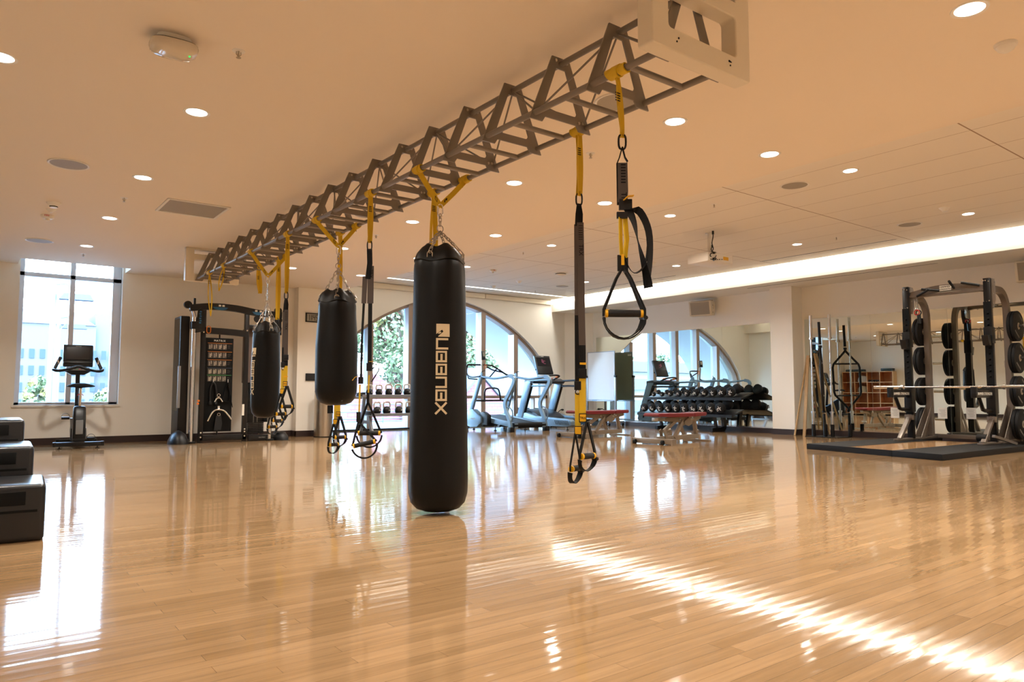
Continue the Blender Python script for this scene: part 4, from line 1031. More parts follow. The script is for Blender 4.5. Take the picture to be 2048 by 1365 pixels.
tree('low yellow tree behind the saddle of the exercise bike', 16.2, 112.0, -4.2, 5.4, 3.6, [LY, LG], 12, 2500, ls=0.30)
tree('green tree above the white garage wall seen in the mirror, left', -78.0, 104.0, -4.2, 13.5, 6.5, [LD, LG], 13, 2500, ls=0.3)
tree('green tree above the white garage wall seen in the mirror, right', -98.0, 106.0, -4.2, 12.5, 6.0, [LD, LG], 14, 2500, ls=0.3)
# campus building
t = thing('campus_building', 'large pale stone campus building far beyond the left window', 'building', (0, 220, -4.2))
G().box(-40, 27.0, 220, 240, -4.2, 18.5).build('stone_wall', PALE, t, world=True)
G().box(27.0, 38, 222, 240, -4.2, 22.0).build('side_tower', PALE, t, world=True)
G().add([(-40, 219.5, 18.5), (27, 219.5, 18.5), (27, 240, 18.5), (-40, 240, 18.5), (-38, 224, 22.5), (22, 224, 22.5), (22, 236, 22.5), (-38, 236, 22.5)], [(0, 1, 5, 4), (1, 2, 6, 5), (2, 3, 7, 6), (3, 0, 4, 7), (4, 5, 6, 7), (3, 2, 1, 0)]).build('roof', SLATE, t, world=True)
w0 = None
for r_ in range(4):
    for c_ in range(14):
        x = 6.0+2.3*c_; z = -2.2+4.3*r_
        if w0 is None:
            w0 = G().box(-0.55, 0.55, -0.1, 0.1, -1.2, 1.2).build('window', WINB, t); wq = w0
        else: wq = w0.copy(); COL.objects.link(wq); wq.parent = t
        wq.location = (x-0, -0.15, z+4.2)
# garage building seen in the mirrors
t = thing('garage_building', 'long white parking building seen in the mirror through the arch window', 'building', (-60, 78, -4.2))
for i, z in enumerate((-1.0, 2.4, 5.2)): G().box(-130, -22, 78+i*0.01, 95, z-1.1, z+0.6).build('floor_band', PALE, t, world=True)
G().box(-128, -24, 80, 94, -4.2, 5.0).build('inner_wall', PALE2, t, world=True)
# lamp posts
def lamp_post(x, y, h, label):
    t = thing('lamp_post', label, 'lamp post', (x, y, -4.2), group='lamp posts outside the left window')
    G().tube([(0, 0, 0), (0, 0, h)], 0.16, 10, scales=[1.2, 0.75]).build('pole', BLUEG, t)
    G().tube([(0, 0, h-0.2), (0.5, 0, h-0.1), (0.95, 0, h-0.45)], 0.05, 8).build('bracket', BLUEG, t)
    G().prism([(0.1, 0), (1.7, 0), (1.5, 0.32), (0.3, 0.32)], (0.1, 0, h-0.95), X_, Z_, 0.7).build('lamp_head', SLATE, t)
lamp_post(3.42, 44.0, 10.8, 'tall grey lamp post outside the left pane of the left window')
lamp_post(5.2, 62.0, 10.65, 'farther lamp post outside the left window beside the mullion')
# ================================================================== wall things at the back
t = thing('wall_clock', 'black framed digital wall clock reading 11:45 beside the second punching bag', 'clock', (5.02, 12.65, 2.16))
G().box(-0.155, 0.155, -0.028, 0, -0.085, 0.085).build('frame', BLACK, t, bevel=0.006)
G().box(-0.135, 0.135, -0.031, -0.028, -0.066, 0.066).build('display', LCD, t)
def seg_digits(g, txt, x, z, w_, h_, th, y):
    SEG = {'0': 'abcdef', '1': 'bc', '4': 'bcfg', '5': 'acdfg', '3': 'abcdg', '7': 'abc'}
    for ch in txt:
        if ch == ':':
            g.box(x, x+th, y, y+0.001, z+h_*0.25, z+h_*0.25+th).box(x, x+th, y, y+0.001, z+h_*0.65, z+h_*0.65+th); x += th*2.5; continue
        for s_ in SEG[ch]:
            a = {'a': (0, w_, h_-th, h_), 'd': (0, w_, 0, th), 'g': (0, w_, h_/2-th/2, h_/2+th/2), 'b': (w_-th, w_, h_/2, h_), 'c': (w_-th, w_, 0, h_/2), 'e': (0, th, 0, h_/2), 'f': (0, th, h_/2, h_)}[s_]
            g.box(x+a[0], x+a[1], y, y+0.001, z+a[2], z+a[3])
        x += w_*(1.35 if ch != '1' else 1.0)
g = G(); seg_digits(g, '11:45', -0.120, -0.052, 0.038, 0.104, 0.009, -0.033); seg_digits(g, '30', 0.085, -0.050, 0.018, 0.04, 0.004, -0.033)
g.build('digits', BLACKM, t)
t = thing('wall_control_panel', 'small black touch panel on the clock wall below the clock', 'control panel', (4.99, 12.65, 1.07))
G().box(-0.10, 0.10, -0.022, 0, -0.068, 0.068).build('housing', BLACK, t, bevel=0.006)
G().box(-0.080, 0.080, -0.024, -0.022, -0.050, 0.050).build('screen', SCREEN, t)
# litter bin
t = thing('litter_bin', 'stainless steel cylindrical litter bin with a dark side opening by the clock wall', 'bin', (5.13, 12.36, 0))
R_ = 0.165
g = G(); n = 40; H0, H1 = 0.0, 0.82
vs = []; fs = []
zsr = [0.0, 0.42, 0.56, 0.82]
for i in range(n+1):
    a = -pi/2 + 2*pi*i/n
    for z in zsr: vs.append((R_*cos(a), R_*sin(a), z))
for i in range(n):
    for k in range(3):
        if k == 1 and i < 7: continue
        fs.append((i*4+k, (i+1)*4+k, (i+1)*4+k+1, i*4+k+1))
g.add(vs, fs, True); g.lathe([(0, 0.82), (R_, 0.82), (R_+0.002, 0.80)], n=40)
g.build('shell', STEEL, t)
G().lathe([(0, 0.01), (R_-0.02, 0.01), (R_-0.02, 0.80), (0, 0.80)], n=32).build('liner', BLACKM, t)
G().lathe([(R_+0.003, 0.0), (R_+0.003, 0.012), (R_, 0.014)], n=40).build('base_ring', BLACKM, t)

# ================================================================== upright exercise bike
t = thing('exercise_bike', 'black upright exercise bike facing the left window', 'exercise bike', (1.31, 12.05, 0), radians(-4))
for y, w_, nm in ((-0.28, 0.30, 'rear'), (0.50, 0.25, 'front')):
    o = G().box(-w_+0.015, w_-0.015, y-0.035, y+0.035, 0.035, 0.095).build('stabiliser', BSTEEL, t, bevel=0.008)
    for s in (-1, 1):
        G().box(s*(w_-0.01)-0.022, s*(w_-0.01)+0.022, y-0.038, y+0.038, 0.033, 0.098).build('end_cap', BLACK, o, bevel=0.008)
        G().lathe([(0.026, 0.0), (0.026, 0.008), (0.008, 0.016), (0.008, 0.036)], (s*(w_-0.07), y, 0), 14).build('levelling_foot', RUBBER, o)
G().box(-0.05, 0.05, -0.30, 0.52, 0.05, 0.10).build('base_rail', BSTEEL, t, bevel=0.01)
sec = [(-0.075, 0.06), (-0.078, 0.30), (-0.072, 0.50), (-0.05, 0.60), (0, 0.635), (0.05, 0.60), (0.072, 0.50), (0.078, 0.30), (0.075, 0.06)]
# seat housing: tall rounded shell, deep in Y
prof = [(0.06, -0.20, 0.22), (0.20, -0.22, 0.30), (0.38, -0.20, 0.30), (0.50, -0.17, 0.16), (0.585, -0.15, 0.02), (0.63, -0.12, -0.03)]
vs = []; fs = []; n = 16
for z, ya, yb in prof:
    yc, hy = (ya+yb)/2, (yb-ya)/2; hx = 0.082 if z < 0.5 else (0.062 if z < 0.6 else 0.03)
    for i in range(n):
        a = 2*pi*i/n; e = 0.55
        vs.append((hx*math.copysign(abs(cos(a))**e, cos(a)), yc+hy*math.copysign(abs(sin(a))**e, sin(a)), z))
for k in range(len(prof)-1):
    for i in range(n): fs.append((k*n+i, k*n+(i+1) % n, (k+1)*n+(i+1) % n, (k+1)*n+i))
fs += [tuple(range(n))[::-1], tuple(range((len(prof)-1)*n, len(prof)*n))]
G().prism([(-0.26, 0.10), (-0.26, 0.32), (-0.21, 0.50), (-0.12, 0.60), (0.0, 0.575), (0.16, 0.46), (0.30, 0.36), (0.50, 0.32), (0.58, 0.22), (0.58, 0.10)], (0, 0, 0), Y_, Z_, 0.155).build('drive_housing', BLACK, t, bevel=0.035, seg=3)
G().box(-0.045, 0.045, -0.268, -0.256, 0.20, 0.40).build('rear_cover_strip', SILV, t, bevel=0.008)
# flywheel side cover
G().lathe([(0, -0.06), (0.15, -0.05), (0.17, 0), (0.15, 0.05), (0, 0.06)], (-0.04, 0.26, 0.24), 32, roty(pi/2)).build('flywheel_cover', BLACK, t)
G().box(-0.075, 0.075, -0.265, -0.225, 0.095, 0.14).build('rear_handle', BLACK, t, bevel=0.012)
G().cyl((0, -0.10, 0.60), (0, -0.145, 0.85), 0.018, 14).build('seat_post', CHROME, t)
G().tube([(-0.035, -0.125, 0.745), (-0.02, -0.135, 0.765), (0.02, -0.135, 0.765), (0.035, -0.125, 0.745)], 0.006, 8).build('seat_lever', PRED, t)
vs = []; fs = []; n = 20; ly = [(-0.29, 0.02, 0.0), (-0.28, 0.155, 0.012), (-0.22, 0.178, 0.02), (-0.15, 0.15, 0.012), (-0.06, 0.07, 0.006), (0.0, 0.04, 0.0), (0.03, 0.02, -0.008)]
for y, hx, dz in ly:
    for i in range(n):
        a = 2*pi*i/n; x_ = hx*cos(a)
        vs.append((x_, y+0.05, 0.878 + dz + 0.026*sin(a) - 0.022*(abs(x_)/0.18)**1.5*(1 if hx > 0.1 else 0.3) + (0.0 if abs(x_) > 0.02 else -0.004)))
for k in range(len(ly)-1):
    for i in range(n): fs.append((k*n+i, k*n+(i+1) % n, (k+1)*n+(i+1) % n, (k+1)*n+i))
fs += [tuple(range(n))[::-1], tuple(range((len(ly)-1)*n, len(ly)*n))]
G().add(vs, fs, True).build('saddle', BLACKM, t, angle=70)
G().bar((-0.01, 0.38, 0.10), (-0.03, 0.30, 1.08), 0.06, 0.07, X_).build('console_mast', BSTEEL, t, bevel=0.01)
G().prism([(-0.17, 0.05), (0.17, 0.05), (0.19, 0.02), (0.08, -0.045), (-0.08, -0.045), (-0.19, 0.02)], (-0.03, 0.28, 1.09), X_, Z_, 0.14).build('console_base', BLACK, t, bevel=0.012)
con = G().obox((-0.03, 0.36, 1.33), (0.385, 0.045, 0.34), rotx(radians(-14))).build('console', BLACK, t, bevel=0.018)
G().obox((-0.03, 0.334, 1.365), (0.30, 0.006, 0.19), rotx(radians(-14))).build('screen', SCREEN, con)
g = G().text('MATRIX', 0.02, frame((-0.03, 0.343, 1.472), (1, 0, 0), (0, 0.24, 0.97)), ex=0.0008); g.build('console_lettering', GREYP, con)
G().obox((-0.03, 0.325, 1.225), (0.37, 0.05, 0.035), rotx(radians(-14))).build('reading_ledge', BLACK, con, bevel=0.01)
g = G().obox((-0.03, 0.24, 1.135), (0.30, 0.09, 0.012), rotx(radians(25))); kp = g.build('keypad', GREYP, t, bevel=0.003)
G().obox((-0.045, 0.215, 1.13), (0.028, 0.02, 0.012), rotx(radians(25))).build('green_key', GREEN, kp)
G().obox((-0.008, 0.215, 1.13), (0.028, 0.02, 0.012), rotx(radians(25))).build('red_key', PRED, kp)
hb = spline([(-0.34, 0.17, 1.13), (-0.33, 0.08, 1.11), (-0.27, 0.05, 1.10), (-0.15, 0.10, 1.125), (-0.03, 0.12, 1.165), (0.09, 0.10, 1.125), (0.21, 0.05, 1.10), (0.27, 0.08, 1.11), (0.28, 0.17, 1.13)], 5)
G().tube(hb, 0.021, 10).build('handlebar', BLACK, t)
for s in (-1, 1):
    G().tube([(-0.03+s*0.30, 0.12, 1.11), (-0.03+s*0.265, 0.18, 1.20), (-0.03+s*0.225, 0.20, 1.30)], 0.022, 10).build('grip_horn', BLACK, t)
    G().obox((-0.03+s*0.252, 0.168, 1.235), (0.020, 0.012, 0.07), roty(s*0.35)).build('pulse_sensor', CHROME, t, bevel=0.004)
for s, z, y in ((-1, 0.42, 0.05), (1, 0.115, 0.10)):
    G().bar((s*0.085, 0.075, 0.27), (s*0.095, y, z), 0.016, 0.03, Y_).build('crank_arm', SILV, t)
    p = G().box(s*0.115 if s > 0 else -0.215, 0.215 if s > 0 else -0.115, y-0.045, y+0.045, z-0.018, z+0.018).build('pedal', BLACK, t, bevel=0.006)
    c = Vector((s*0.165, y, z+0.015))
    G().rib(arcpts(c, 0.052, -0.1, pi+0.1, 14, X_, Z_), 0.035, 0.004, Y_).build('pedal_strap', WEB, p)

# ================================================================== cable machine
t = thing('cable_machine', 'black dual cable machine with an exercise placard and hanging grips by the back wall', 'cable machine', (3.45, 12.2, 0))
def W(g, n, m, p=t, **k): return g.build(n, m, p, world=True, **k)
for x in (2.945, 3.615):
    o = W(G().box(x-0.034, x+0.034, 11.93, 12.0, 0.0, 2.13), 'front_post', BSTEEL, bevel=0.006)
    g = G()
    for z in (0.09, 0.16, 1.80, 1.74 if x < 3 else 0.2): g.cyl((x, 11.925, z), (x, 11.935, z), 0.012, 10)
    g.build('bolt', CHROME, o, world=True)
for x, nm in ((2.80, 'l'), (4.02, 'r')):
    o = W(G().cyl((x, 11.93, 0.02), (x, 11.93, 1.97 if x < 3 else 2.0), 0.034, 20), 'chrome_guide_column', CHROME)
    W(G().tube([(x, 11.93, 1.97), (x-0.02*(1 if x < 3 else -1), 11.94, 2.06), (x-0.09*(1 if x < 3 else -1), 11.96, 2.17)], 0.026, 14), 'curved_column_top', CHROME)
    c = Vector((x-0.10*(1 if x < 3 else -1), 11.95, 2.16))
    W(G().cyl(c-Y_*0.03, c+Y_*0.03, 0.058, 24), 'top_pulley', BLACK)
    W(G().box(x-0.06, x+0.06, 11.87, 11.99, 0.0, 0.03), 'column_foot', BSTEEL, bevel=0.006)
    car = W(G().box(x-0.05, x+0.10, 11.875, 11.99, 1.78, 1.90), 'pulley_carriage', BLACK, bevel=0.01)
    W(G().prism([(0.02, 0), (0.16, 0.03), (0.15, 0.34), (0.10, 0.40), (0.05, 0.36)], (x-0.01, 11.90, 1.72), X_, Z_, 0.03), 'swivel_pulley_arm', BLACK, car and t, bevel=0.006)
    W(G().cyl((x+0.10, 11.885, 2.00), (x+0.10, 11.915, 2.00), 0.055, 22).cyl((x+0.105, 11.885, 1.86), (x+0.105, 11.915, 1.86), 0.045, 22), 'swivel_pulley', BLACK)
g = G()
for k in range(6): g.obox((2.87+0.006*(k % 2), 11.872, 1.88+0.035*k), (0.03, 0.004, 0.022), roty(0.15))
W(g, 'blue_number_plate', BLUEP)
g = G(); carabiner(g, (3.005, 11.88, 1.78), 0.11, 0.06, 0.006); W(g, 'orange_carabiner', ORANGE)
# top beam, gently arched, with reliefs
bm = spline([(2.73, 11.95, 2.11), (3.05, 11.95, 2.155), (3.42, 11.95, 2.15), (3.80, 11.95, 2.10), (4.18, 11.95, 2.09)], 5)
W(G().sweep(bm, [(-0.04, -0.052), (0.04, -0.052), (0.04, 0.052), (-0.04, 0.052)], up=Y_, smooth=False), 'arched_top_beam', BSTEEL)
W(G().prism([(-0.12, 0), (0.12, 0), (0.09, -0.03), (0.03, -0.045), (-0.03, -0.045), (-0.09, -0.03)], (3.18, 11.907, 2.15), X_, Z_, 0.004).prism([(-0.10, 0), (0.10, 0), (0.07, -0.04), (0, -0.055), (-0.07, -0.04)], (3.78, 11.907, 2.115), X_, Z_, 0.004), 'blue_beam_badge', BLUEP)
g = G()
for x, z in ((3.17, 2.175), (3.225, 2.175), (3.745, 2.13), (3.82, 2.125)): g.obox((x, 11.905, z), (0.038, 0.006, 0.03))
W(g, 'white_grip_pads', WHITE, bevel=0.008)
W(G().cyl((2.80, 11.95, 2.12), (2.80, 11.95, 2.27), 0.018, 10), 'top_stud', BLACK)
W(G().sweep(spline([(2.93, 11.96, 1.77), (3.28, 11.96, 1.765), (3.63, 11.96, 1.745)], 5), [(-0.03, -0.05), (0.03, -0.05), (0.03, 0.05), (-0.03, 0.05)], up=Y_, smooth=False), 'upper_crossbar', BSTEEL)
W(G().box(2.93, 3.65, 11.93, 12.0, 0.03, 0.12), 'lower_crossbar', BSTEEL, bevel=0.006)
W(G().box(3.64, 4.1, 11.93, 12.0, 1.83, 1.90), 'side_crossbar', BSTEEL, bevel=0.006)
W(G().box(3.68, 4.15, 11.93, 12.0, 0.0, 0.10), 'side_foot', BSTEEL, bevel=0.006)
W(G().cyl((3.78, 11.90, 2.0), (3.78, 11.94, 2.0), 0.062, 22), 'idler_pulley', BLACK)
for x in (3.75, 3.81, 3.98): W(G().cyl((x, 11.92, 0.3), (x, 11.92, 2.02), 0.003, 6), 'cable', CHAIN)
# shrouds and weight stacks
W(G().box(2.62, 2.76, 12.02, 12.45, 0.04, 1.99), 'left_shroud', BLACK, bevel=0.02)
W(G().box(2.617, 2.625, 12.05, 12.42, 0.5, 1.95), 'smoked_window', SMOKE)
W(G().box(2.60, 2.64, 11.98, 12.02, 0.55, 1.20), 'bar_holder', SILV, bevel=0.006)
W(G().box(3.70, 4.12, 12.10, 12.45, 0.95, 1.86), 'rear_shroud', PANELM, bevel=0.01)
st = W(G().box(3.70, 4.05, 12.08, 12.16, 0.30, 0.95), 'weight_stack_window', SMOKE)
o0 = None
for k in range(20):
    if o0 is None: o0 = G().box(-0.13, 0.13, -0.05, 0.05, -0.011, 0.011).build('weight_plate', BLACK, t); oo = o0
    else: oo = o0.copy(); COL.objects.link(oo); oo.parent = t
    oo.location = (3.87-3.45, 12.22-12.2, 0.12+0.027*k)
W(G().cyl((3.82, 12.2, 0.1), (3.82, 12.2, 1.9), 0.012, 10).cyl((3.93, 12.2, 0.1), (3.93, 12.2, 1.9), 0.012, 10), 'guide_rods', CHROME)
W(G().lathe([(0, 0), (0.20, 0), (0.19, 0.06), (0.13, 0.15), (0.05, 0.20), (0, 0.21)], (2.62, 11.93, 0.0), 28, sx=0.75), 'left_base_cover', BLACK)
W(G().lathe([(0, 0), (0.16, 0), (0.15, 0.06), (0.09, 0.13), (0, 0.15)], (4.22, 11.95, 0.0), 28, sx=0.75), 'right_base_cover', BLACK)
g = G(); 
W(G().box(2.87, 2.90, 11.90, 11.92, 0.60, 0.63).cyl((2.885, 11.86, 0.66), (2.885, 11.90, 0.66), 0.016, 10), 'orange_adjust_pin', ORANGE)
# placard board
pl_ = W(G().box(2.985, 3.415, 11.965, 11.99, 0.17, 1.66), 'placard_board', BLACKM, bevel=0.008)
W(G().cyl((3.2, 11.98, 1.64), (3.2, 11.98, 1.75), 0.012, 8), 'board_mount', BLACK)
W(G().cyl((3.2, 11.98, 0.1), (3.2, 11.98, 0.19), 0.012, 8), 'board_mount', BLACK)
g = G().text('MATRIX', 0.042, frame((3.20, 11.963, 1.615), X_, Z_), ex=0.001, sp=1.25); g.build('board_lettering', WHITEP, pl_, world=True)
rnd = random.Random(4); OL = mat('placard_orange', 'b0661f', 0.5); TH = mat('placard_photo', '4d4640', 0.5); TH2 = mat('placard_figure', 'a39684', 0.5)
gl = {'orange_line': (G(), OL), 'blue_line': (G(), mat('placard_blue', '23324a', 0.5)), 'green_line': (G(), GREEN), 'photo_print': (G(), TH), 'figure_print': (G(), TH2), 'caption_lines': (G(), mat('placard_caption', '5b5650', 0.6))}
for r_, (zz, col) in enumerate(((1.575, 'orange_line'), (1.44, 'orange_line'), (1.31, 'orange_line'), (1.18, 'blue_line'), (1.065, 'green_line'))):
    gl[col][0].box(3.02, 3.395, 11.961, 11.964, zz-0.004, zz+0.004)
    for c_ in range(4):
        x = 3.03+c_*0.072; gl['photo_print'][0].box(x, x+0.062, 11.961, 11.964, zz-0.10, zz-0.012)
        gl['figure_print'][0].box(x+0.012+rnd.random()*0.01, x+0.024+rnd.random()*0.02, 11.959, 11.962, zz-0.092, zz-0.035).box(x+0.044, x+0.056, 11.959, 11.962, zz-0.085+rnd.random()*0.02, zz-0.02)
    for k in range(3): gl['caption_lines'][0].box(3.325, 3.325+rnd.uniform(0.03, 0.06), 11.961, 11.964, zz-0.035-0.02*k, zz-0.032-0.02*k)
for kx, (gg, mm) in gl.items(): gg.build(kx, mm, pl_, world=True)
W(G().box(3.565, 3.60, 11.922, 11.93, 0.42, 0.60), 'warning_sticker', WHITEP)
G().text('MATRIX', 0.03, frame((3.90, 11.926, 0.055), X_, Z_), ex=0.001).build('foot_lettering', GREYP, t)
for o in [c for c in t.children if c.name.startswith('foot_lettering')]:
    o.location = (-3.45, -12.2, 0)
# accessories on the board: each one can be lifted away
def acc(name, label, parts, grp='cable grips hanging on the placard board'):
    a = thing(name, label, 'cable grip', (3.2, 11.95, 0), group=grp)
    for nm, g, m in parts: g.build(nm, m, a, world=True)
yA = 11.945
rope = spline([(3.075, yA, 0.62), (3.07, yA, 0.75), (3.08, yA, 0.88), (3.115, yA, 0.945), (3.15, yA, 0.88), (3.165, yA, 0.75), (3.16, yA, 0.62)], 5)
acc('tricep_rope', 'black rope grip on the placard board, upper left', [('rope', G().tube(rope, 0.016, 8), BLACK), ('end_ball', G().lathe([(0, -0.03), (0.024, -0.02), (0.026, 0.01), (0.016, 0.03)], (3.075, yA, 0.62), 14), RUBBER), ('end_ball', G().lathe([(0, -0.03), (0.024, -0.02), (0.026, 0.01), (0.016, 0.03)], (3.16, yA, 0.62), 14), RUBBER), ('hook', G().cyl((3.115, yA, 0.94), (3.115, yA, 1.0), 0.010, 10), CHROME)])
g = G().rib([(3.33, yA, 0.95), (3.29, yA, 0.80), (3.25, yA, 0.66), (3.36, yA, 0.64), (3.37, yA, 0.78), (3.34, yA, 0.95)], 0.03, 0.004, Y_); g.rib([(3.35, yA, 0.92), (3.39, yA, 0.70), (3.42, yA, 0.55)], 0.026, 0.004, Y_)
acc('strap_grip', 'black strap grips on the placard board, upper right', [('webbing', g, WEB), ('hook', G().cyl((3.34, yA, 0.95), (3.34, yA, 1.0), 0.009, 10), CHROME)])
acc('short_bar', 'small chrome V shaped cable grip in the middle of the placard board', [('bar', G().tube(spline([(3.14, yA-0.01, 0.64), (3.17, yA-0.01, 0.69), (3.2, yA-0.01, 0.705), (3.23, yA-0.01, 0.69), (3.26, yA-0.01, 0.64)], 4), 0.012, 10), CHROME), ('ring', G().tube(arcpts((3.2, yA-0.01, 0.745), 0.022, 0, 2*pi, 14, X_, Z_)[:-1], 0.006, 8, closed=True), CHROME)])
acc('lat_bar', 'wide chrome bent bar low on the placard board', [('bar', G().tube(spline([(3.04, yA-0.03, 0.34), (3.08, yA-0.03, 0.43), (3.13, yA-0.03, 0.50), (3.2, yA-0.03, 0.52), (3.28, yA-0.03, 0.50), (3.34, yA-0.03, 0.44), (3.40, yA-0.03, 0.36)], 4), 0.015, 10), CHROME), ('lug', G().box(3.185, 3.215, yA-0.035, yA-0.01, 0.52, 0.575), CHROME)])
acc('ankle_cuff', 'black padded strap hanging lowest on the placard board', [('strap', G().rib([(3.20, yA-0.01, 0.42), (3.18, yA-0.02, 0.30), (3.17, yA-0.02, 0.10+0.09)], 0.06, 0.012, X_).rib([(3.22, yA-0.01, 0.42), (3.24, yA-0.01, 0.30), (3.22, yA-0.015, 0.2)], 0.05, 0.012, X_), FOAM), ('ring', G().tube(arcpts((3.21, yA-0.01, 0.44), 0.022, 0, 2*pi, 14, X_, Z_)[:-1], 0.005, 8, closed=True), CHROME)])

# ================================================================== soft plyo boxes at the left edge
def soft_box(label, xr, y0, dx, dy, z1, rz):
    t = thing('soft_plyo_box', label, 'plyo box', (xr, y0, 0), rz, group='black soft plyo boxes')
    n = 10
    G().box(-dx, 0, 0, dy, 0.0, z1).build('padded_body', SOFTB, t, bevel=0.028, seg=4)
    h = z1-0.31 if z1 > 0.31 else 0.0
    G().box(-dx+0.05, -0.035, -0.003, 0.006, z1-0.145, z1-0.132).build('zip_flap', BLACKM, t)
    G().box(-dx+0.05, -0.09, -0.006, 0.004, z1-0.105, z1-0.035).build('handle_recess', BLACKM, t, bevel=0.002)
    return t
soft_box('nearest and lowest black soft plyo box at the left picture edge', 0.365, 4.62, 0.75, 0.56, 0.30, radians(-3))
soft_box('middle black soft plyo box at the left picture edge, behind the lowest', 0.345, 5.25, 0.75, 0.60, 0.465, radians(-2))
soft_box('farthest and tallest black soft plyo box at the left picture edge', 0.335, 6.05, 0.75, 0.62, 0.60, radians(-1))

# ================================================================== kettlebell rack
t = thing('kettlebell_rack', 'silver two tier kettlebell rack in front of the arch window', 'kettlebell rack', (6.95, 12.8, 0))
def W(g, n, m, p=t, **k): return g.build(n, m, p, world=True, **k)
for x in (6.22, 7.68):
    o = W(G().bar((x, 12.62, 0.0), (x-0.0, 12.80, 0.40), 0.045, 0.07, X_).bar((x, 13.12, 0.0), (x, 12.98, 0.74), 0.045, 0.07, X_).box(x-0.03, x+0.03, 12.55, 13.15, 0.0, 0.02), 'end_frame', SILV, bevel=0.004)
W(G().bar((6.22, 12.70, 0.22), (6.22, 13.05, 0.22), 0.04, 0.06, X_), 'side_brace', SILV)
for z, y0, y1, x0 in ((0.735, 12.78, 13.06, 6.08), (0.375, 12.56, 12.86, 6.17)):
    s_ = W(G().box(x0, 7.78, y0, y1, z-0.035, z-0.015).box(x0, 7.78, y0-0.012, y0, z-0.04, z+0.018), 'shelf', SILV, bevel=0.004)
    W(G().box(x0+0.09, 7.74, y0+0.002, y1, z-0.015, z+0.002), 'shelf_mat', RUBBER, s_)
    W(G().box(x0, x0+0.07, y0, y1, z-0.015, z+0.06), 'shelf_end', BLACK, s_, bevel=0.006)
def kb(label, x, y, z, s, txt, src=None):
    t = thing('kettlebell', label, 'kettlebell', (x, y, z), group='kettlebells on the two tier rack')
    r = 0.073*s
    G().lathe([(0, 0), (0.045*s, 0), (0.066*s, 0.020*s), (r, 0.062*s), (0.064*s, 0.105*s), (0.040*s, 0.128*s), (0, 0.134*s)], n=28).build('ball', KBELL, t)
    g = G().tube(spline([(-0.050*s, 0, 0.095*s), (-0.064*s, 0, 0.140*s), (-0.058*s, 0, 0.190*s), (-0.030*s, 0, 0.205*s), (0.030*s, 0, 0.205*s), (0.058*s, 0, 0.190*s), (0.064*s, 0, 0.140*s), (0.050*s, 0, 0.095*s)], 5), 0.0145*s, 10)
    g.build('handle', KHAND, t)
    g = G().text(txt, 0.040, frame((0.02, -r*0.97-0.002, 0.062*s), (0.95, 0.3, 0), Z_), ex=0.004); g.build('weight_number', WHITEP, t)
nm5 = ['leftmost', 'second from left', 'middle', 'fourth from left', 'at the big bag\'s edge']
for i, (x, s, tx) in enumerate(((6.295, 0.97, '8'), (6.50, 0.97, '8'), (6.715, 1.03, '10'), (6.92, 1.03, '10'), (7.125, 1.05, '12'))):
    kb('black kettlebell with bare steel handle on the top shelf, ' + nm5[i], x, 12.92, 0.738, s, tx)
nm4 = ['leftmost', 'second from left', 'third from left', 'at the big bag\'s edge']
for i, (x, s, tx) in enumerate(((6.36, 1.08, '16'), (6.565, 1.10, '16'), (6.83, 1.10, '20'), (7.06, 1.10, '20'))):
    kb('black kettlebell with bare steel handle on the lower shelf, ' + nm4[i], x, 12.71, 0.378, s, tx)

# ================================================================== sprint trainer treadmill (left)
t = thing('sprint_treadmill', 'blue grey self powered treadmill with curved handrails beside the nearest bag', 'treadmill', (9.2, 12.3, 0), radians(0))
XL, XR = 8.74, 9.66
for x in (XL, XR):
    W(G().bar((x-0.06 if x < 9 else x, 13.10, 0.0), (x, 12.62, 1.14), 0.05, 0.11, X_), 'front_upright', BLUEG, t, bevel=0.01)
    dx = 0.0
    pts = spline([(x, 11.60, 1.13), (x, 11.48, 1.10), (x, 11.45, 1.00), (x, 11.60, 0.80), (x, 11.74, 0.62), (x, 11.73, 0.46), (x, 11.60, 0.22), (x, 11.56, 0.0)], 5)
    W(G().sweep(pts, [(-0.024, -0.04), (0.024, -0.04), (0.024, 0.04), (-0.024, 0.04)], up=X_, smooth=False), 'rear_upright', BLUEG, t)
    hr = spline([(x, 12.64, 1.14), (x, 12.4, 1.11), (x, 12.15, 1.085), (x, 11.9, 1.10), (x, 11.58, 1.13)], 5)
    W(G().tube(hr, 0.024, 10), 'handrail', BLUEG, t)
    W(G().tube(spline([(x, 11.70, 0.50), (x, 11.58, 0.48), (x, 11.50, 0.38), (x, 11.53, 0.24), (x, 11.60, 0.20)], 4), 0.012, 8), 'grab_loop', BLUEG, t)
    W(G().box(x-0.05, x+0.05, 11.50, 11.62, 0.0, 0.10), 'rear_foot', BLACK, t, bevel=0.008)
    W(G().lathe([(0, 0.02), (0.05, 0.015), (0.06, 0), (0.05, -0.015), (0, -0.02)], (x, 12.60, 1.17), 16, roty(pi/2)), 'pivot_hub', BLUEG, t)
    W(G().tube([(x, 12.62, 1.20), (x+0.03, 12.60, 1.25), (x+0.08, 12.58, 1.26)], 0.008, 6), 'pivot_lever', BLACK, t)
dk = W(G().prism([(13.0, 0.22), (13.0, 0.33), (11.50, 0.17), (11.50, 0.08)], (XL+0.10, 0, 0), Y_, Z_, 0.09).prism([(13.0, 0.22), (13.0, 0.33), (11.50, 0.17), (11.50, 0.08)], (XR-0.10, 0, 0), Y_, Z_, 0.09), 'side_rails', BLUEG, t, bevel=0.008)
W(G().prism([(12.95, 0.27), (12.95, 0.31), (11.52, 0.15), (11.52, 0.11)], ((XL+XR)/2, 0, 0), Y_, Z_, XR-XL-0.3), 'running_belt', RUBBER, t)
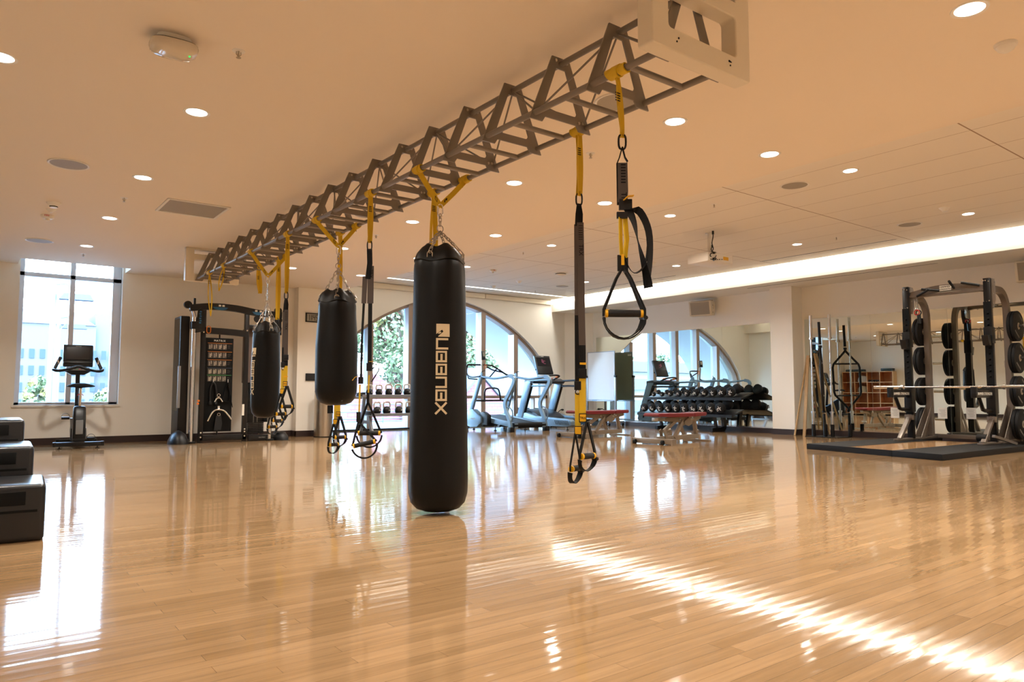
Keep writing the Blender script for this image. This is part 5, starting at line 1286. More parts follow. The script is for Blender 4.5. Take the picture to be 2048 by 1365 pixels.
W(G().cyl((XL+0.05, 11.55, 0.13), (XR-0.05, 11.55, 0.13), 0.055, 20), 'rear_roller', BLACKM, t)
# flywheel housing on the left
hh = W(G().prism([(0.30, 0.10), (0.32, 0.30), (0.22, 0.42), (0.05, 0.44), (-0.26, 0.28), (-0.28, 0.16), (-0.10, 0.06), (0.15, 0.05)], (XL-0.02, 12.76, 0), Y_, Z_, 0.14), 'flywheel_housing', BLUEG, t, bevel=0.02)
G().text('MATRIX', 0.05, frame((XL-0.092, 12.78, 0.235), (0, -1, 0), (0, 0.12, 1)), ex=0.001).build('housing_lettering', WHITEP, hh, world=True)
W(G().prism([(-0.16, -0.13), (0.16, -0.11), (0.16, 0.10), (0.0, 0.15), (-0.16, 0.08)], (XL+0.0, 12.47, 0.24), Y_, Z_, 0.10), 'flywheel_brake', BLACK, t, bevel=0.01)
W(G().box(XL, XR, 12.95, 13.05, 0.08, 0.16).box(XL, XR, 11.95, 12.02, 0.09, 0.13), 'cross_members', BLACK, t)
# front bars
W(G().tube([(XL+0.02, 12.86, 0.62), (XR-0.02, 12.86, 0.62)], 0.022, 10), 'push_crossbar', BSTEEL, t)
W(G().tube(spline([(XL+0.25, 12.84, 0.64), (XL+0.22, 12.78, 0.83), (XL+0.28, 12.74, 0.885), (XL+0.50, 12.74, 0.885), (XL+0.60, 12.78, 0.82), (XL+0.68, 12.84, 0.64)], 5), 0.018, 10), 'push_loop', BSTEEL, t)
W(G().tube(spline([(XL-0.02, 12.62, 1.14), (XL-0.03, 12.95, 1.13), (XL-0.03, 13.12, 1.20), (XL-0.03, 13.10, 1.38), (XL+0.06, 13.04, 1.40), (XL+0.45, 13.0, 1.40), (XL+0.60, 12.95, 1.36), (XL+0.80, 12.75, 1.18), (XR, 12.62, 1.15)], 6), 0.020, 10), 'bullhorn_handlebar', BSTEEL, t)
W(G().tube([(XL-0.03, 13.12, 1.22), (XL+0.02, 13.12, 1.10), (XL+0.20, 13.02, 1.08), (XL+0.45, 12.95, 1.12), (XL+0.62, 12.9, 1.32)], 0.015, 8), 'lower_bullhorn', BSTEEL, t)
W(G().bar((XL+0.24, 12.92, 1.10), (XL+0.22, 12.90, 1.50), 0.045, 0.045, X_), 'console_pole', STEEL, t, bevel=0.005)
cs = W(G().obox((XL+0.23, 12.86, 1.60), (0.10, 0.03, 0.19), rotz(0.35) @ rotx(-0.15)), 'console', BLACK, t, bevel=0.008)
W(G().obox((XL+0.226, 12.838, 1.625), (0.075, 0.005, 0.09), rotz(0.35) @ rotx(-0.15)), 'console_screen', LCD, cs)
W(G().obox((XL+0.235, 12.842, 1.545), (0.07, 0.005, 0.035), rotz(0.35) @ rotx(-0.15)), 'console_keys', ORANGE, cs)
g = G(); carabiner(g, (XL+0.30, 12.88, 1.36), 0.09, 0.05, 0.007); W(g, 'orange_safety_clip', ORANGE, t)
W(G().rib(spline([(XL+0.33, 12.88, 1.36), (XL+0.5, 12.88, 1.29), (XL+0.72, 12.80, 1.24)], 4), 0.03, 0.004, Z_), 'safety_tether', WEB, t)
for dx in (0.0, 0.06):
    W(G().cyl((XR-0.10+dx, 12.55, 1.10), (XR-0.10+dx, 12.58, 0.62), 0.013 if dx else 0.008, 8).cyl((XR-0.10+dx, 12.58, 0.62), (XR-0.10+dx, 12.58, 0.30), 0.006, 6), 'hanging_cord', BLACK, t)
for (x, y) in ((XL+0.05, 12.95), (XL+0.08, 12.2), (XR-0.05, 12.2), (XR-0.05, 12.95)):
    W(G().lathe([(0.035, 0), (0.03, 0.012), (0.010, 0.02), (0.010, 0.10)], (x, y, 0), 12), 'levelling_foot', BLACK, t)

# ================================================================== running treadmill (right)
t = thing('running_treadmill', 'blue grey motorised treadmill with a large tilted console in the corner by the arch window', 'treadmill', (10.65, 12.3, 0))
XL, XR = 10.17, 11.13
bd = W(G().prism([(13.25, 0.06), (13.25, 0.30), (12.9, 0.34), (12.55, 0.27), (11.45, 0.23), (11.35, 0.19), (11.35, 0.10), (11.5, 0.07)], (XL+0.07, 0, 0), Y_, Z_, 0.14).prism([(13.25, 0.06), (13.25, 0.30), (12.9, 0.34), (12.55, 0.27), (11.45, 0.23), (11.35, 0.19), (11.35, 0.10), (11.5, 0.07)], (XR-0.07, 0, 0), Y_, Z_, 0.14), 'side_rails', BLUEG, t, bevel=0.012)
g = G()
for k in range(9): g.bar((XL-0.003, 11.42+0.05*k, 0.11), (XL-0.003, 11.48+0.05*k, 0.20), 0.006, 0.012, X_)
W(g, 'side_vent_slots', BLACK, bd)
W(G().box(XL+0.13, XR-0.13, 11.38, 12.7, 0.17, 0.215), 'running_belt', RUBBER, t)
W(G().prism([(13.28, 0.10), (13.28, 0.33), (13.05, 0.42), (12.70, 0.34), (12.50, 0.24), (12.5, 0.12)], ((XL+XR)/2, 0, 0), Y_, Z_, 0.72), 'motor_hood', DKBLUE, t, bevel=0.03)
for x in (XL+0.03, XR-0.03):
    o = W(G().prism([(13.27, 0.10), (13.08, 0.10), (12.72, 0.98), (12.70, 1.05), (12.90, 1.05), (12.94, 1.0)], (x, 0, 0), Y_, Z_, 0.07), 'upright', BLUEG, t, bevel=0.012)
    W(G().prism([(13.085, 0.14), (13.04, 0.14), (12.69, 0.97), (12.73, 0.99)], (x, 0, 0), Y_, Z_, 0.075), 'upright_trim', BLACK, o)
    W(G().tube(spline([(x, 12.86, 1.06), (x, 12.5, 1.07), (x, 12.1, 1.07), (x, 12.03, 1.00), (x, 12.12, 0.95), (x, 12.5, 0.95), (x, 12.80, 0.94)], 5), 0.024, 10), 'side_handrail', BLUEG if x < 10.5 else DKBLUE, t)
    for y in (11.5, 13.1): W(G().lathe([(0.035, 0), (0.03, 0.012), (0.010, 0.02), (0.010, 0.07)], (x, y, 0), 12), 'levelling_foot', BLACK, t)
W(G().prism([(12.95, 1.0), (12.95, 1.10), (12.75, 1.12), (12.60, 1.05), (12.65, 1.0)], ((XL+XR)/2, 0, 0), Y_, Z_, XR-XL-0.02), 'dashboard', DKBLUE, t, bevel=0.015)
W(G().tube(spline([(XL+0.28, 12.70, 1.13), (XL+0.30, 12.48, 1.17), (XL+0.48, 12.42, 1.19), (XL+0.66, 12.48, 1.17), (XL+0.68, 12.70, 1.10)], 5), 0.020, 10), 'front_grip', BLACK, t)
W(G().cyl((XL+0.285, 12.62, 1.145), (XL+0.295, 12.52, 1.165), 0.023, 10).cyl((XL+0.665, 12.52, 1.165), (XL+0.675, 12.62, 1.145), 0.023, 10), 'orange_grip_ends', ORANGE, t)
W(G().box(XL+0.40, XL+0.56, 12.60, 12.66, 1.115, 1.13), 'red_stop_key', PRED, t)
RT = rotx(radians(-20))
cs = W(G().obox((XL+0.50, 12.86, 1.43), (0.46, 0.06, 0.46), RT), 'console', BLACK, t, bevel=0.02)
W(G().obox((XL+0.50, 12.86, 1.43) , (0.465, 0.035, 0.44), RT), 'console_back_edge', BLUEG, cs, bevel=0.01)
W(G().obox((XL+0.50, 12.86-0.012, 1.335), (0.44, 0.09, 0.04), RT), 'reading_ledge', BLACKM, cs, bevel=0.01)
fm = lambda dx, dz, off: frame(Vector((XL+0.50, 12.86, 1.43))+RT @ Vector((dx, -0.031-off, dz)), X_, RT @ Z_)
sc = W(G().obox(Vector((XL+0.50, 12.86, 1.43))+RT @ Vector((0, -0.030, 0.07)), (0.40, 0.004, 0.22), RT), 'screen', SCREEN, cs)
g = G().text('B', 0.12, fm(-0.025, 0.085, 0.002), ex=0.0008).text('C', 0.12, fm(0.02, 0.055, 0.002), ex=0.0008); W(g, 'screen_emblem', PINK, cs)
g = G().text('MATRIX', 0.022, fm(0, 0.205, 0.001), ex=0.0008); W(g, 'console_lettering', WHITEP, cs)
# wall outlet with plug and cord
t = thing('power_outlet', 'white outlet with a black plug on the wall right of the treadmills', 'outlet', (12.06, 13.82, 0.33))
G().box(-0.04, 0.04, -0.012, 0.0, -0.06, 0.06).build('cover_plate', WHITE, t, bevel=0.004)
t = thing('power_cord', 'black plug and short cord at the outlet behind the treadmill', 'power cord', (12.0, 13.78, 0.36))  # power cord and plug, trailing from the outlet to the floor
G().tube([(0.06, 0.02, 0), (0.05, -0.03, 0), (-0.03, -0.05, 0.01), (-0.12, -0.06, -0.04), (-0.20, -0.07, -0.14), (-0.22, -0.08, -0.30), (-0.30, -0.2, -0.352)], 0.010, 8, scales=[2.6, 2.4, 1, 1, 1, 1, 1]).build('cord', BLACK, t)
# ================================================================== wall speakers and projector
def wall_speaker(label, y, x, rz, z=2.66):
    t = thing('wall_speaker', label, 'speaker', (x, y, z), rz, group='cream speakers on the mirror walls')
    # local: faces -X, hung on a bracket against the wall at +X
    G().box(-0.02, 0.20, -0.05, 0.05, -0.03, 0.12).build('wall_bracket', CREAM, t, bevel=0.005)
    G().prism([(-0.10, -0.15), (-0.16, 0.15), (0.06, 0.15), (0.10, 0.06), (0.06, -0.15)], (0, 0, 0), X_, Z_, 0.50).build('cabinet', CREAM, t, bevel=0.014)
    G().prism([(-0.108, -0.13), (-0.165, 0.13), (-0.155, 0.13), (-0.095, -0.13)], (0, 0.0, 0), X_, Z_, 0.42).build('grille', GRILLE, t)
    g = G().tube([(-0.02, -0.25, 0.17), (-0.02, 0.25, 0.17)], 0.012, 8).box(-0.03, 0.0, -0.262, -0.248, -0.02, 0.18).box(-0.03, 0.0, 0.248, 0.262, -0.02, 0.18)
    g.build('yoke', CREAM, t)
    g = G()
    for yy, zz in ((-0.258, -0.09), (-0.258, 0.06), (0.2, 0.1)): g.cyl((-0.06, yy-0.003, zz), (-0.06, yy+0.003, zz), 0.008, 8)
    g.build('screws', BLACKM, t)
wall_speaker('cream wall speaker above the dumbbell mirrors', 9.72, 12.50, radians(14), z=2.585)
wall_speaker('cream wall speaker cut by the right picture edge above the power rack', 3.72, 12.66, radians(5), z=2.61)
t = thing('projector', 'white ceiling projector with a yellow sticker and dangling black cables', 'projector', (8.56, 6.51, ZT), radians(-4))
G().cyl((0, 0, 0), (0, 0, -0.29), 0.028, 20).build('ceiling_pole', WHITE, t)
G().cyl((0, 0, -0.0), (0, 0, -0.012), 0.06, 24).build('ceiling_flange', WHITE, t)
g = G().box(-0.09, 0.09, -0.05, 0.05, -0.315, -0.29)
for a, b in ((-0.14, -0.1), (0.16, 0.12), (-0.12, 0.12), (0.14, -0.1)): g.bar((0, 0, -0.305), (a, b, -0.328), 0.025, 0.010)
g.build('mount_bracket', CHAIN, t)
PJ = G().box(-0.26, 0.27, -0.19, 0.19, -0.465, -0.33).build('projector_body', WHITE, t, bevel=0.014)
G().box(-0.255, 0.262, -0.195, -0.188, -0.455, -0.34).build('connector_panel', WHITE, PJ)
g = G()
for x, z in ((-0.20, -0.44), (-0.17, -0.44), (-0.13, -0.44), (-0.10, -0.435), (-0.06, -0.43), (-0.02, -0.425), (0.03, -0.42)): g.box(x-0.008, x+0.008, -0.200, -0.194, z-0.006, z+0.006)
g.build('sockets', BLACKM, PJ)
G().box(0.06, 0.17, -0.1975, -0.194, -0.425, -0.375).build('yellow_sticker', YELP, PJ)
G().box(-0.16, -0.13, -0.1975, -0.194, -0.458, -0.448).build('blue_label', BLUEP, PJ)
G().box(0.268, 0.276, -0.16, 0.17, -0.44, -0.35).build('exhaust_grille', GRILLE, PJ)
g = G().tube(spline([(-0.06, -0.12, 0.0), (-0.06, -0.12, -0.08), (-0.10, -0.14, -0.15), (-0.13, -0.16, -0.20), (-0.06, -0.12, -0.26), (-0.02, -0.05, -0.295)], 5), 0.007, 8)
g.cyl((-0.06, -0.12, 0.0), (-0.06, -0.12, -0.05), 0.016, 10)
g.tube(spline([(-0.02, -0.05, -0.29), (-0.08, -0.14, -0.33), (-0.18, -0.22, -0.35), (-0.24, -0.23, -0.37), (-0.23, -0.21, -0.395), (-0.20, -0.20, -0.40)], 5), 0.007, 8)
g.tube([(-0.16, -0.21, -0.345), (-0.08, -0.17, -0.33)], 0.017, 8).tube(spline([(0.02, -0.03, -0.20), (-0.01, -0.04, -0.26), (-0.02, -0.10, -0.31), (-0.08, -0.19, -0.37), (-0.14, -0.21, -0.42)], 5), 0.006, 8).obox((-0.14, -0.21, -0.43), (0.05, 0.03, 0.03)).cyl((0.02, -0.03, -0.22), (0.02, -0.03, -0.18), 0.013, 8)
g.build('black_cables', BLACK, t)

# ================================================================== whiteboards on castors
def whiteboard(label, x, y0, y1, face, sh):
    yc = (y0+y1)/2; h = (y1-y0)/2
    t = thing('rolling_whiteboard', label, 'whiteboard', (x, yc, 0), group=None)
    G().box(-0.010, 0.003, -h+0.03, h-0.03, 0.62, 1.785).build('board_panel', face, t)
    G().box(0.0035, 0.010, -h+0.03, h-0.03, 0.62, 1.785).build('board_back', WBB, t)
    G().box(0.0105, 0.012, -h+0.05, -h+0.17, 1.70, 1.74).build('back_label', WHITEP, t)
    g = G().box(-0.014, 0.014, -h+0.02, -h+0.035, 0.605, 1.80).box(-0.014, 0.014, h-0.035, h-0.02, 0.605, 1.80).box(-0.014, 0.014, -h+0.035, h-0.035, 0.605, 0.625).box(-0.014, 0.014, -h+0.035, h-0.035, 1.782, 1.80)
    g.build('aluminium_rim', SILV, t)
    for s in (-1, 1):
        G().box(-0.02, 0.02, s*h-0.018, s*h+0.018, 0.10, 1.20).build('side_post', SILV, t, bevel=0.003)
        G().cyl((-0.03, s*(h+0.0), 1.19), (0.03, s*(h+0.0), 1.19), 0.030, 14).build('pivot_knob', BLACK, t)
        G().box(-0.26, 0.26, s*h-0.02, s*h+0.02, 0.075, 0.115).build('foot_bar', SILV, t, bevel=0.004)
        for q in (-1, 1):
            G().cyl((q*0.23, s*h-0.014, 0.034), (q*0.23, s*h+0.014, 0.034), 0.034, 16).box(q*0.23-0.012, q*0.23+0.012, s*h-0.018, s*h+0.018, 0.04, 0.078).build('castor', BLACK, t)
    G().box(-0.085, 0.0, -h+0.02, h-0.02, 0.585, 0.600).build('pen_tray', SILV, t, bevel=0.003)
    G().cyl((-0.06, 0.10, 0.608), (-0.06, 0.26, 0.608), 0.008, 8).build('marker', BLUEP, t)
    G().box(-0.015, 0.015, -h+0.02, h-0.02, 0.12, 0.15).build('lower_bar', SILV, t)
whiteboard('white glossy rolling whiteboard standing close to the corner mirror', 12.385, 12.22, 13.20, WB, 0)

# ================================================================== dumbbell rack
t = thing('dumbbell_rack', 'black two tier dumbbell rack along the mirror wall', 'dumbbell rack', (12.25, 9.85, 0))
def W(g, n, m, p, **k): return g.build(n, m, p, world=True, **k)
for y in (9.18, 10.62):
    pts = spline([(12.04, y, 0.04), (12.30, y, 0.045), (12.42, y, 0.07), (12.44, y, 0.16), (12.40, y, 0.42), (12.47, y, 0.70)], 5)
    W(G().sweep(pts, [(-0.028, -0.045), (0.028, -0.045), (0.028, 0.045), (-0.028, 0.045)], up=Y_, smooth=False), 'curved_leg', BSTEEL, t)
    W(G().tube([(12.0, y, 0.04), (12.03, y, 0.04)], 0.042, 12), 'foot_cap', BLACK, t)
    W(G().bar((12.18, y, 0.06), (12.12, y, 0.34), 0.05, 0.05, Y_), 'front_strut', BSTEEL, t)
for z, x0, ya, yb in ((0.652, 12.10, 8.52, 10.98), (0.315, 11.93, 8.62, 11.10)):
    s_ = W(G().add([(x0, y, z+dz) for y in (ya, yb) for dz in (0, 0.03)] + [(x0+0.40, y, z+0.12+dz) for y in (ya, yb) for dz in (0, 0.03)], [(0, 2, 6, 4), (1, 5, 7, 3), (0, 4, 5, 1), (2, 3, 7, 6), (0, 1, 3, 2), (4, 6, 7, 5)]), 'sloped_shelf', BLACK, t, bevel=0.004)
    W(G().box(x0-0.012, x0+0.004, ya, yb, z-0.012, z+0.045), 'shelf_lip', BLACK, s_)
def dumbbell(label, x, y, z, r, L_, tilt, num, src, rot):
    t = thing('dumbbell', label, 'dumbbell', (x, y, z), group='black rubber dumbbells on the two tier rack')
    D = Vector((cos(tilt), 0, sin(tilt))); n = 10
    hl = L_*0.27
    for k, (a, b) in enumerate(((0, hl), (L_-hl, L_))):
        pr_ = [(r*0.82, a), (r, a+0.012), (r, b-0.012), (r*0.82, b)]
        R_ = Matrix(((sin(tilt), 0, cos(tilt)), (0, 1, 0), (-cos(tilt), 0, sin(tilt))))
        h = G().lathe([(0, a)]+pr_+[(0, b)], n=24, rot=R_).build('rubber_head', RUBBER, t)
        if k == 0:
            g = G(); up_ = Vector((-sin(tilt), 0, cos(tilt))); o = D*(-0.0015)
            rr = Matrix.Rotation(rot, 3, D)
            for q in range(5):
                a2 = 2*pi*q/5
                if q == 2: continue
                d = rr @ (Y_*sin(a2)*-1+up_*cos(a2)); e = rr @ (Y_*sin(a2+1.57)*-1+up_*cos(a2+1.57))
                g.add([o+d*r*0.10+e*r*0.09, o+d*r*0.10-e*r*0.09, o+d*r*0.50-e*r*0.04, o+d*r*0.50+e*r*0.04], [(0, 1, 2, 3)])
            g.text(num, r*0.55, frame(o+(rr @ up_)*(-r*0.52)-D*0.001, rr @ (Y_*-1), rr @ up_), ex=0.0006)
            g.text('YORK', r*0.22, frame(o+(rr @ (Y_*-1))*(-r*0.58)-D*0.001, rr @ up_, rr @ (Y_)), ex=0.0006) if False else None
            g.build('printed_face', WHITEP, h)
    G().cyl(D*(hl-0.005), D*(L_-hl+0.005), 0.016, 12).build('chrome_grip', CHROME, t)
ordn = ['first', 'second', 'third', 'fourth', 'fifth', 'sixth', 'seventh', 'eighth', 'ninth', 'tenth']
rnd = random.Random(5)
for i in range(10):
    q = i/9; r = 0.058+0.036*q + (0.004 if i > 7 else 0)
    if i < 2: r = 0.050
    y = 10.80-(10.80-8.78)*(i/9)**0.97
    dumbbell('black dumbbell on the top shelf, %s from the whiteboard end' % ordn[i], 12.10, y, 0.70+r*1.07, r, 0.235+0.06*q, 0.28, str(5+5*i if i > 1 else (3, 5)[i]), None, rnd.uniform(-1.2, 1.2))
for i in range(10):
    q = i/9; r = 0.088+0.018*q
    y = 10.93-(10.93-8.92)*(i/9)
    dumbbell('black dumbbell on the lower shelf, %s from the whiteboard end' % ordn[i], 11.93, y, 0.362+r*1.07, r, 0.30+0.05*q, 0.28, str(35+5*(i//1) if i < 2 else 30+5*i), None, rnd.uniform(-1.2, 1.2))

# ================================================================== benches
def make_bench(label):
    t = thing('weight_bench', label, 'weight bench', group='adjustable benches with maroon pads')
    # local x runs along the bench, length 1.45
    pad = [(-0.72, 0.425), (-0.735, 0.45), (-0.70, 0.478), (-0.2, 0.470), (0.30, 0.462), (0.32, 0.462), (0.32, 0.402), (-0.30, 0.405), (-0.50, 0.415)]
    G().prism(pad, (0, 0, 0), X_, Z_, 0.28).build('back_pad', RED, t, bevel=0.018, seg=3)
    G().prism([(0.335, 0.405), (0.335, 0.465), (0.70, 0.472), (0.715, 0.455), (0.71, 0.425), (0.68, 0.41)], (0, 0, 0), X_, Z_, 0.28).build('seat_pad', RED, t, bevel=0.018, seg=3)
    G().prism([(-0.42, 0.345), (-0.42, 0.40), (0.28, 0.40), (0.28, 0.33), (0.20, 0.31)], (0, 0, 0), X_, Z_, 0.07).build('back_beam', TAUPE, t, bevel=0.006)
    G().box(-0.62, -0.42, -0.06, 0.06, 0.355, 0.405).build('pad_support', STEEL, t, bevel=0.005)
    G().prism([(0.30, 0.30), (0.30, 0.40), (0.69, 0.41), (0.69, 0.36), (0.50, 0.33)], (0, 0, 0), X_, Z_, 0.075).build('seat_beam', TAUPE, t, bevel=0.006)
    for y in (-0.05, 0.05):
        G().prism([(0.16, 0.28), (0.16, 0.33), (0.30, 0.40), (0.42, 0.40), (0.38, 0.28), (0.28, 0.25)], (0, y, 0), X_, Z_, 0.010).build('hinge_plate', TAUPE, t, bevel=0.003)
        for x, z in ((0.0, 0.365), (0.34, 0.36), (0.42, 0.37)): G().cyl((x, y*1.12-0.006, z), (x, y*1.12+0.006, z), 0.013, 10).build('bolt', CHROME, t)
    G().obox((0.37, -0.045, 0.385), (0.035, 0.05, 0.07)).build('catch', CHROME, t, bevel=0.004)
    G().box(-0.20, 0.64, -0.035, 0.035, 0.035, 0.11).build('floor_beam', TAUPE, t, bevel=0.006)
    G().bar((-0.55, 0, 0.075), (-0.18, 0, 0.075), 0.06, 0.07, Y_).build('front_floor_beam', TAUPE, t, bevel=0.006)
    G().bar((-0.13, -0.03, 0.075), (0.12, -0.03, 0.34), 0.045, 0.055, Y_).build('diagonal_strut', TAUPE, t, bevel=0.004)
    G().bar((0.27, 0.035, 0.09), (0.14, 0.035, 0.34), 0.035, 0.05, Y_).build('diagonal_strut', TAUPE, t, bevel=0.004)
    G().bar((-0.36, 0, 0.19), (-0.02, 0, 0.35), 0.05, 0.055, Y_).build('ladder_arm', TAUPE, t, bevel=0.004)
    G().cyl((-0.34, 0, 0.20), (-0.22, -0.02, 0.215), 0.017, 10).build('adjuster_knob', CHROME, t)
    for y in (-0.04, 0.04): G().bar((-0.42, y, 0.21), (-0.34, y, 0.05), 0.016, 0.06, Y_).build('front_link', TAUPE, t, bevel=0.003)
    G().bar((0.60, 0, 0.05), (0.53, 0, 0.36), 0.055, 0.055, Y_).build('rear_post', TAUPE, t, bevel=0.006)
    f = G().box(-0.72, -0.62, -0.36, 0.36, 0.012, 0.088).build('front_foot', TAUPE, t, bevel=0.005)
    G().box(-0.64, -0.50, -0.035, 0.035, 0.03, 0.09).build('foot_joint', TAUPE, t)
    G().box(-0.73, -0.61, -0.375, -0.35, 0.0, 0.09).build('foot_end', TAUPE, f)
    G().box(-0.73, -0.61, 0.35, 0.375, 0.0, 0.09).build('foot_end', TAUPE, f)
    for y in (-0.22, 0.28): G().cyl((-0.755, y-0.016, 0.036), (-0.755, y+0.016, 0.036), 0.036, 16).build('wheel', RUBBER, f)
    G().box(0.58, 0.66, -0.24, 0.24, 0.0, 0.018).build('rear_foot_plate', TAUPE, t)
    G().cyl((0.60, -0.05, 0.16), (0.60, 0.05, 0.16), 0.02, 10).build('rear_bolt', CHROME, t)
    return t
b = make_bench('nearer maroon padded weight bench in front of the dumbbell rack')
b.matrix_basis = Matrix.Translation((9.14, 7.66, 0)) @ Matrix.Rotation(radians(8), 4, 'Z')
dup(b, (9.24, 9.56, 0), radians(5), 'maroon padded weight bench behind the tall hanging trainer, in front of the whiteboards')
dup(b, (8.75, 3.0+0.0, 0), radians(170), 'maroon padded weight bench right of the picture, seen only in the mirror behind the rack') if False else None

# ================================================================== bar holder with bars
HX, HY = 12.42, 6.93
t = thing('bar_holder', 'black vertical bar holder with tube sockets beside the column', 'bar holder', (HX, HY, 0), radians(0))
G().box(-0.26, 0.24, -0.30, 0.30, 0.0, 0.012).build('base_plate', BSTEEL, t)
soc = [(-0.10, 0.21), (0.13, 0.17), (-0.11, -0.03), (0.14, -0.05), (0.04, 0.06), (0.0, -0.24), (0.16, -0.2)]
soc = [(12.30-HX, 7.14-HY), (12.52-HX, 7.04-HY), (12.34-HX, 6.945-HY), (12.44-HX, 6.86-HY), (12.60-HX, 6.62-HY)]
for x, y in soc:
    g = G(); g.lathe([(0.029, 0.012), (0.034, 0.012), (0.034, 0.225), (0.029, 0.225), (0.029, 0.013)], (x, y, 0), 16); g.build('socket_tube', BLACK, t)
def olympic(label, x, y, lean=(0, 0)):
    t = thing('olympic_bar', label, 'barbell', (x, y, 0.014), group='bars standing in the bar holder')
    def P(z): return (lean[0]*z, lean[1]*z, z)
    g = G().cyl(P(0.0), P(0.415), 0.025, 20).cyl(P(1.785), P(2.20), 0.025, 20); g.build('sleeves', CHROME, t)
    G().cyl(P(0.415), P(0.445), 0.037, 20).cyl(P(1.755), P(1.785), 0.037, 20).build('collars', CHROME, t)
    G().cyl(P(0.44), P(1.76), 0.0145, 14).build('shaft', CHROME, t)
    return t
olympic('chrome olympic bar standing leftmost in the holder, nearest the column', 12.30, 7.14)
olympic('chrome olympic bar standing right of the black hex bar', 12.44, 6.86)
t = thing('hex_bar', 'black hexagonal trap bar standing on end between the two chrome bars', 'trap bar', (12.34, 6.945, 0.014), radians(0), group='bars standing in the bar holder')
t.matrix_basis = Matrix.Translation((12.34, 6.945, 0.014)) @ Matrix.Rotation(-0.03, 4, 'X')
d = Vector((-0.35, 0.94, 0)).normalized(); d = Vector((0.78, 0.40, 0)).normalized()
o = Vector((0, 0, 0))
def Q(a, z): return d*a + Z_*z
G().cyl(Q(0, 0.0), Q(0, 0.40), 0.024, 16).cyl(Q(0, 1.66), Q(0, 2.07), 0.024, 16).cyl(Q(0, 1.60), Q(0, 1.64), 0.033, 16).cyl(Q(0, 0.42), Q(0, 0.46), 0.033, 16).build('end_sleeves', BLACK, t)
hexp = [Q(0, 0.46), Q(0.02, 0.50), Q(0.28, 0.74), Q(0.30, 0.80), Q(0.30, 1.26), Q(0.28, 1.32), Q(0.02, 1.56), Q(0, 1.60), Q(-0.02, 1.56), Q(-0.28, 1.32), Q(-0.30, 1.26), Q(-0.30, 0.80), Q(-0.28, 0.74), Q(-0.02, 0.50)]
G().tube(hexp, 0.021, 10, closed=True).build('hex_frame', BLACK, t)
G().cyl(Q(-0.28, 1.33), Q(0.28, 1.33), 0.017, 10).cyl(Q(-0.28, 0.73), Q(0.28, 0.73), 0.017, 10).build('grip_handles', BLACK, t)
# wooden dowels leaning in the corner by the column
def dowel(label, p0, p1, r=0.014):
    p0 = Vector(p0); p1 = Vector(p1)
    t = thing('wooden_dowel', label, 'wooden pole', p0, group='wooden dowels leaning by the column')
    G().cyl((0, 0, 0), p1-p0, r, 12).build('pole', WOODL, t)
dowel('slanting wooden dowel nearest the column', (12.33, 7.54, 0.0), (12.74, 7.49, 1.46), 0.017)
t = thing('wooden_dowel', 'broad pale wooden board leaning upright beside the column', 'wooden pole', (12.42, 7.40, 0.0), group='wooden dowels leaning by the column')
G().bar((0, 0, 0), (0.24, 0.02, 1.50), 0.055, 0.02, Y_).build('pole', WOODL, t)
dowel('wooden dowel leaning on the mirror between the holder sockets', (12.56, 6.98, 0.03), (12.765, 7.36, 1.54), 0.017)

# ================================================================== lifting platform
PX0, PX1, PY0, PY1, PZ = 9.18, 11.35, 3.70, 5.66, 0.075
t = thing('lifting_platform', 'low lifting platform with black rubber ends and a wood centre under the power rack', 'lifting platform', (10.3, 4.68, 0), radians(0))
A = Vector((9.12, 3.70, 0)); B = Vector((9.52, 5.64, 0)); C_ = Vector((11.75, 5.50, 0)); D_ = Vector((11.75, 3.62, 0))
def quadslab(g, p, z0, z1):
    vs = [(q.x, q.y, z) for z in (z0, z1) for q in p]
    return g.add(vs, [(3, 2, 1, 0), (4, 5, 6, 7), (0, 1, 5, 4), (1, 2, 6, 5), (2, 3, 7, 6), (3, 0, 4, 7)])
def lp(a, b, q): return a.lerp(b, q)
e0, e1 = 0.345, 0.655
L0 = lp(A, B, 0.0)
for q0, q1, nm in ((0.0, 0.33, 'rubber_end'), (0.67, 1.0, 'rubber_end')):
    W(quadslab(G(), [lp(A, B, q0), lp(D_, C_, q0), lp(D_, C_, q1), lp(A, B, q1)], 0, PZ), nm, RUBBER, t, bevel=0.003)
WOODP = floor_mat('platform_wood', rough=0.12, tint=(0.52, 0.29, 0.13))
W(quadslab(G(), [lp(A, B, 0.331)+Vector((0.02, 0, 0)), lp(D_, C_, 0.331), lp(D_, C_, 0.669), lp(A, B, 0.669)+Vector((0.02, 0, 0))], 0, PZ-0.004), 'wood_centre', WOODP, t)
W(quadslab(G(), [lp(A, B, 0.331)+Vector((-0.002, 0, 0)), lp(A, B, 0.331)+Vector((0.022, 0, 0)), lp(A, B, 0.669)+Vector((0.022, 0, 0)), lp(A, B, 0.669)+Vector((-0.002, 0, 0))], 0, PZ), 'edge_strip', RUBBER, t)

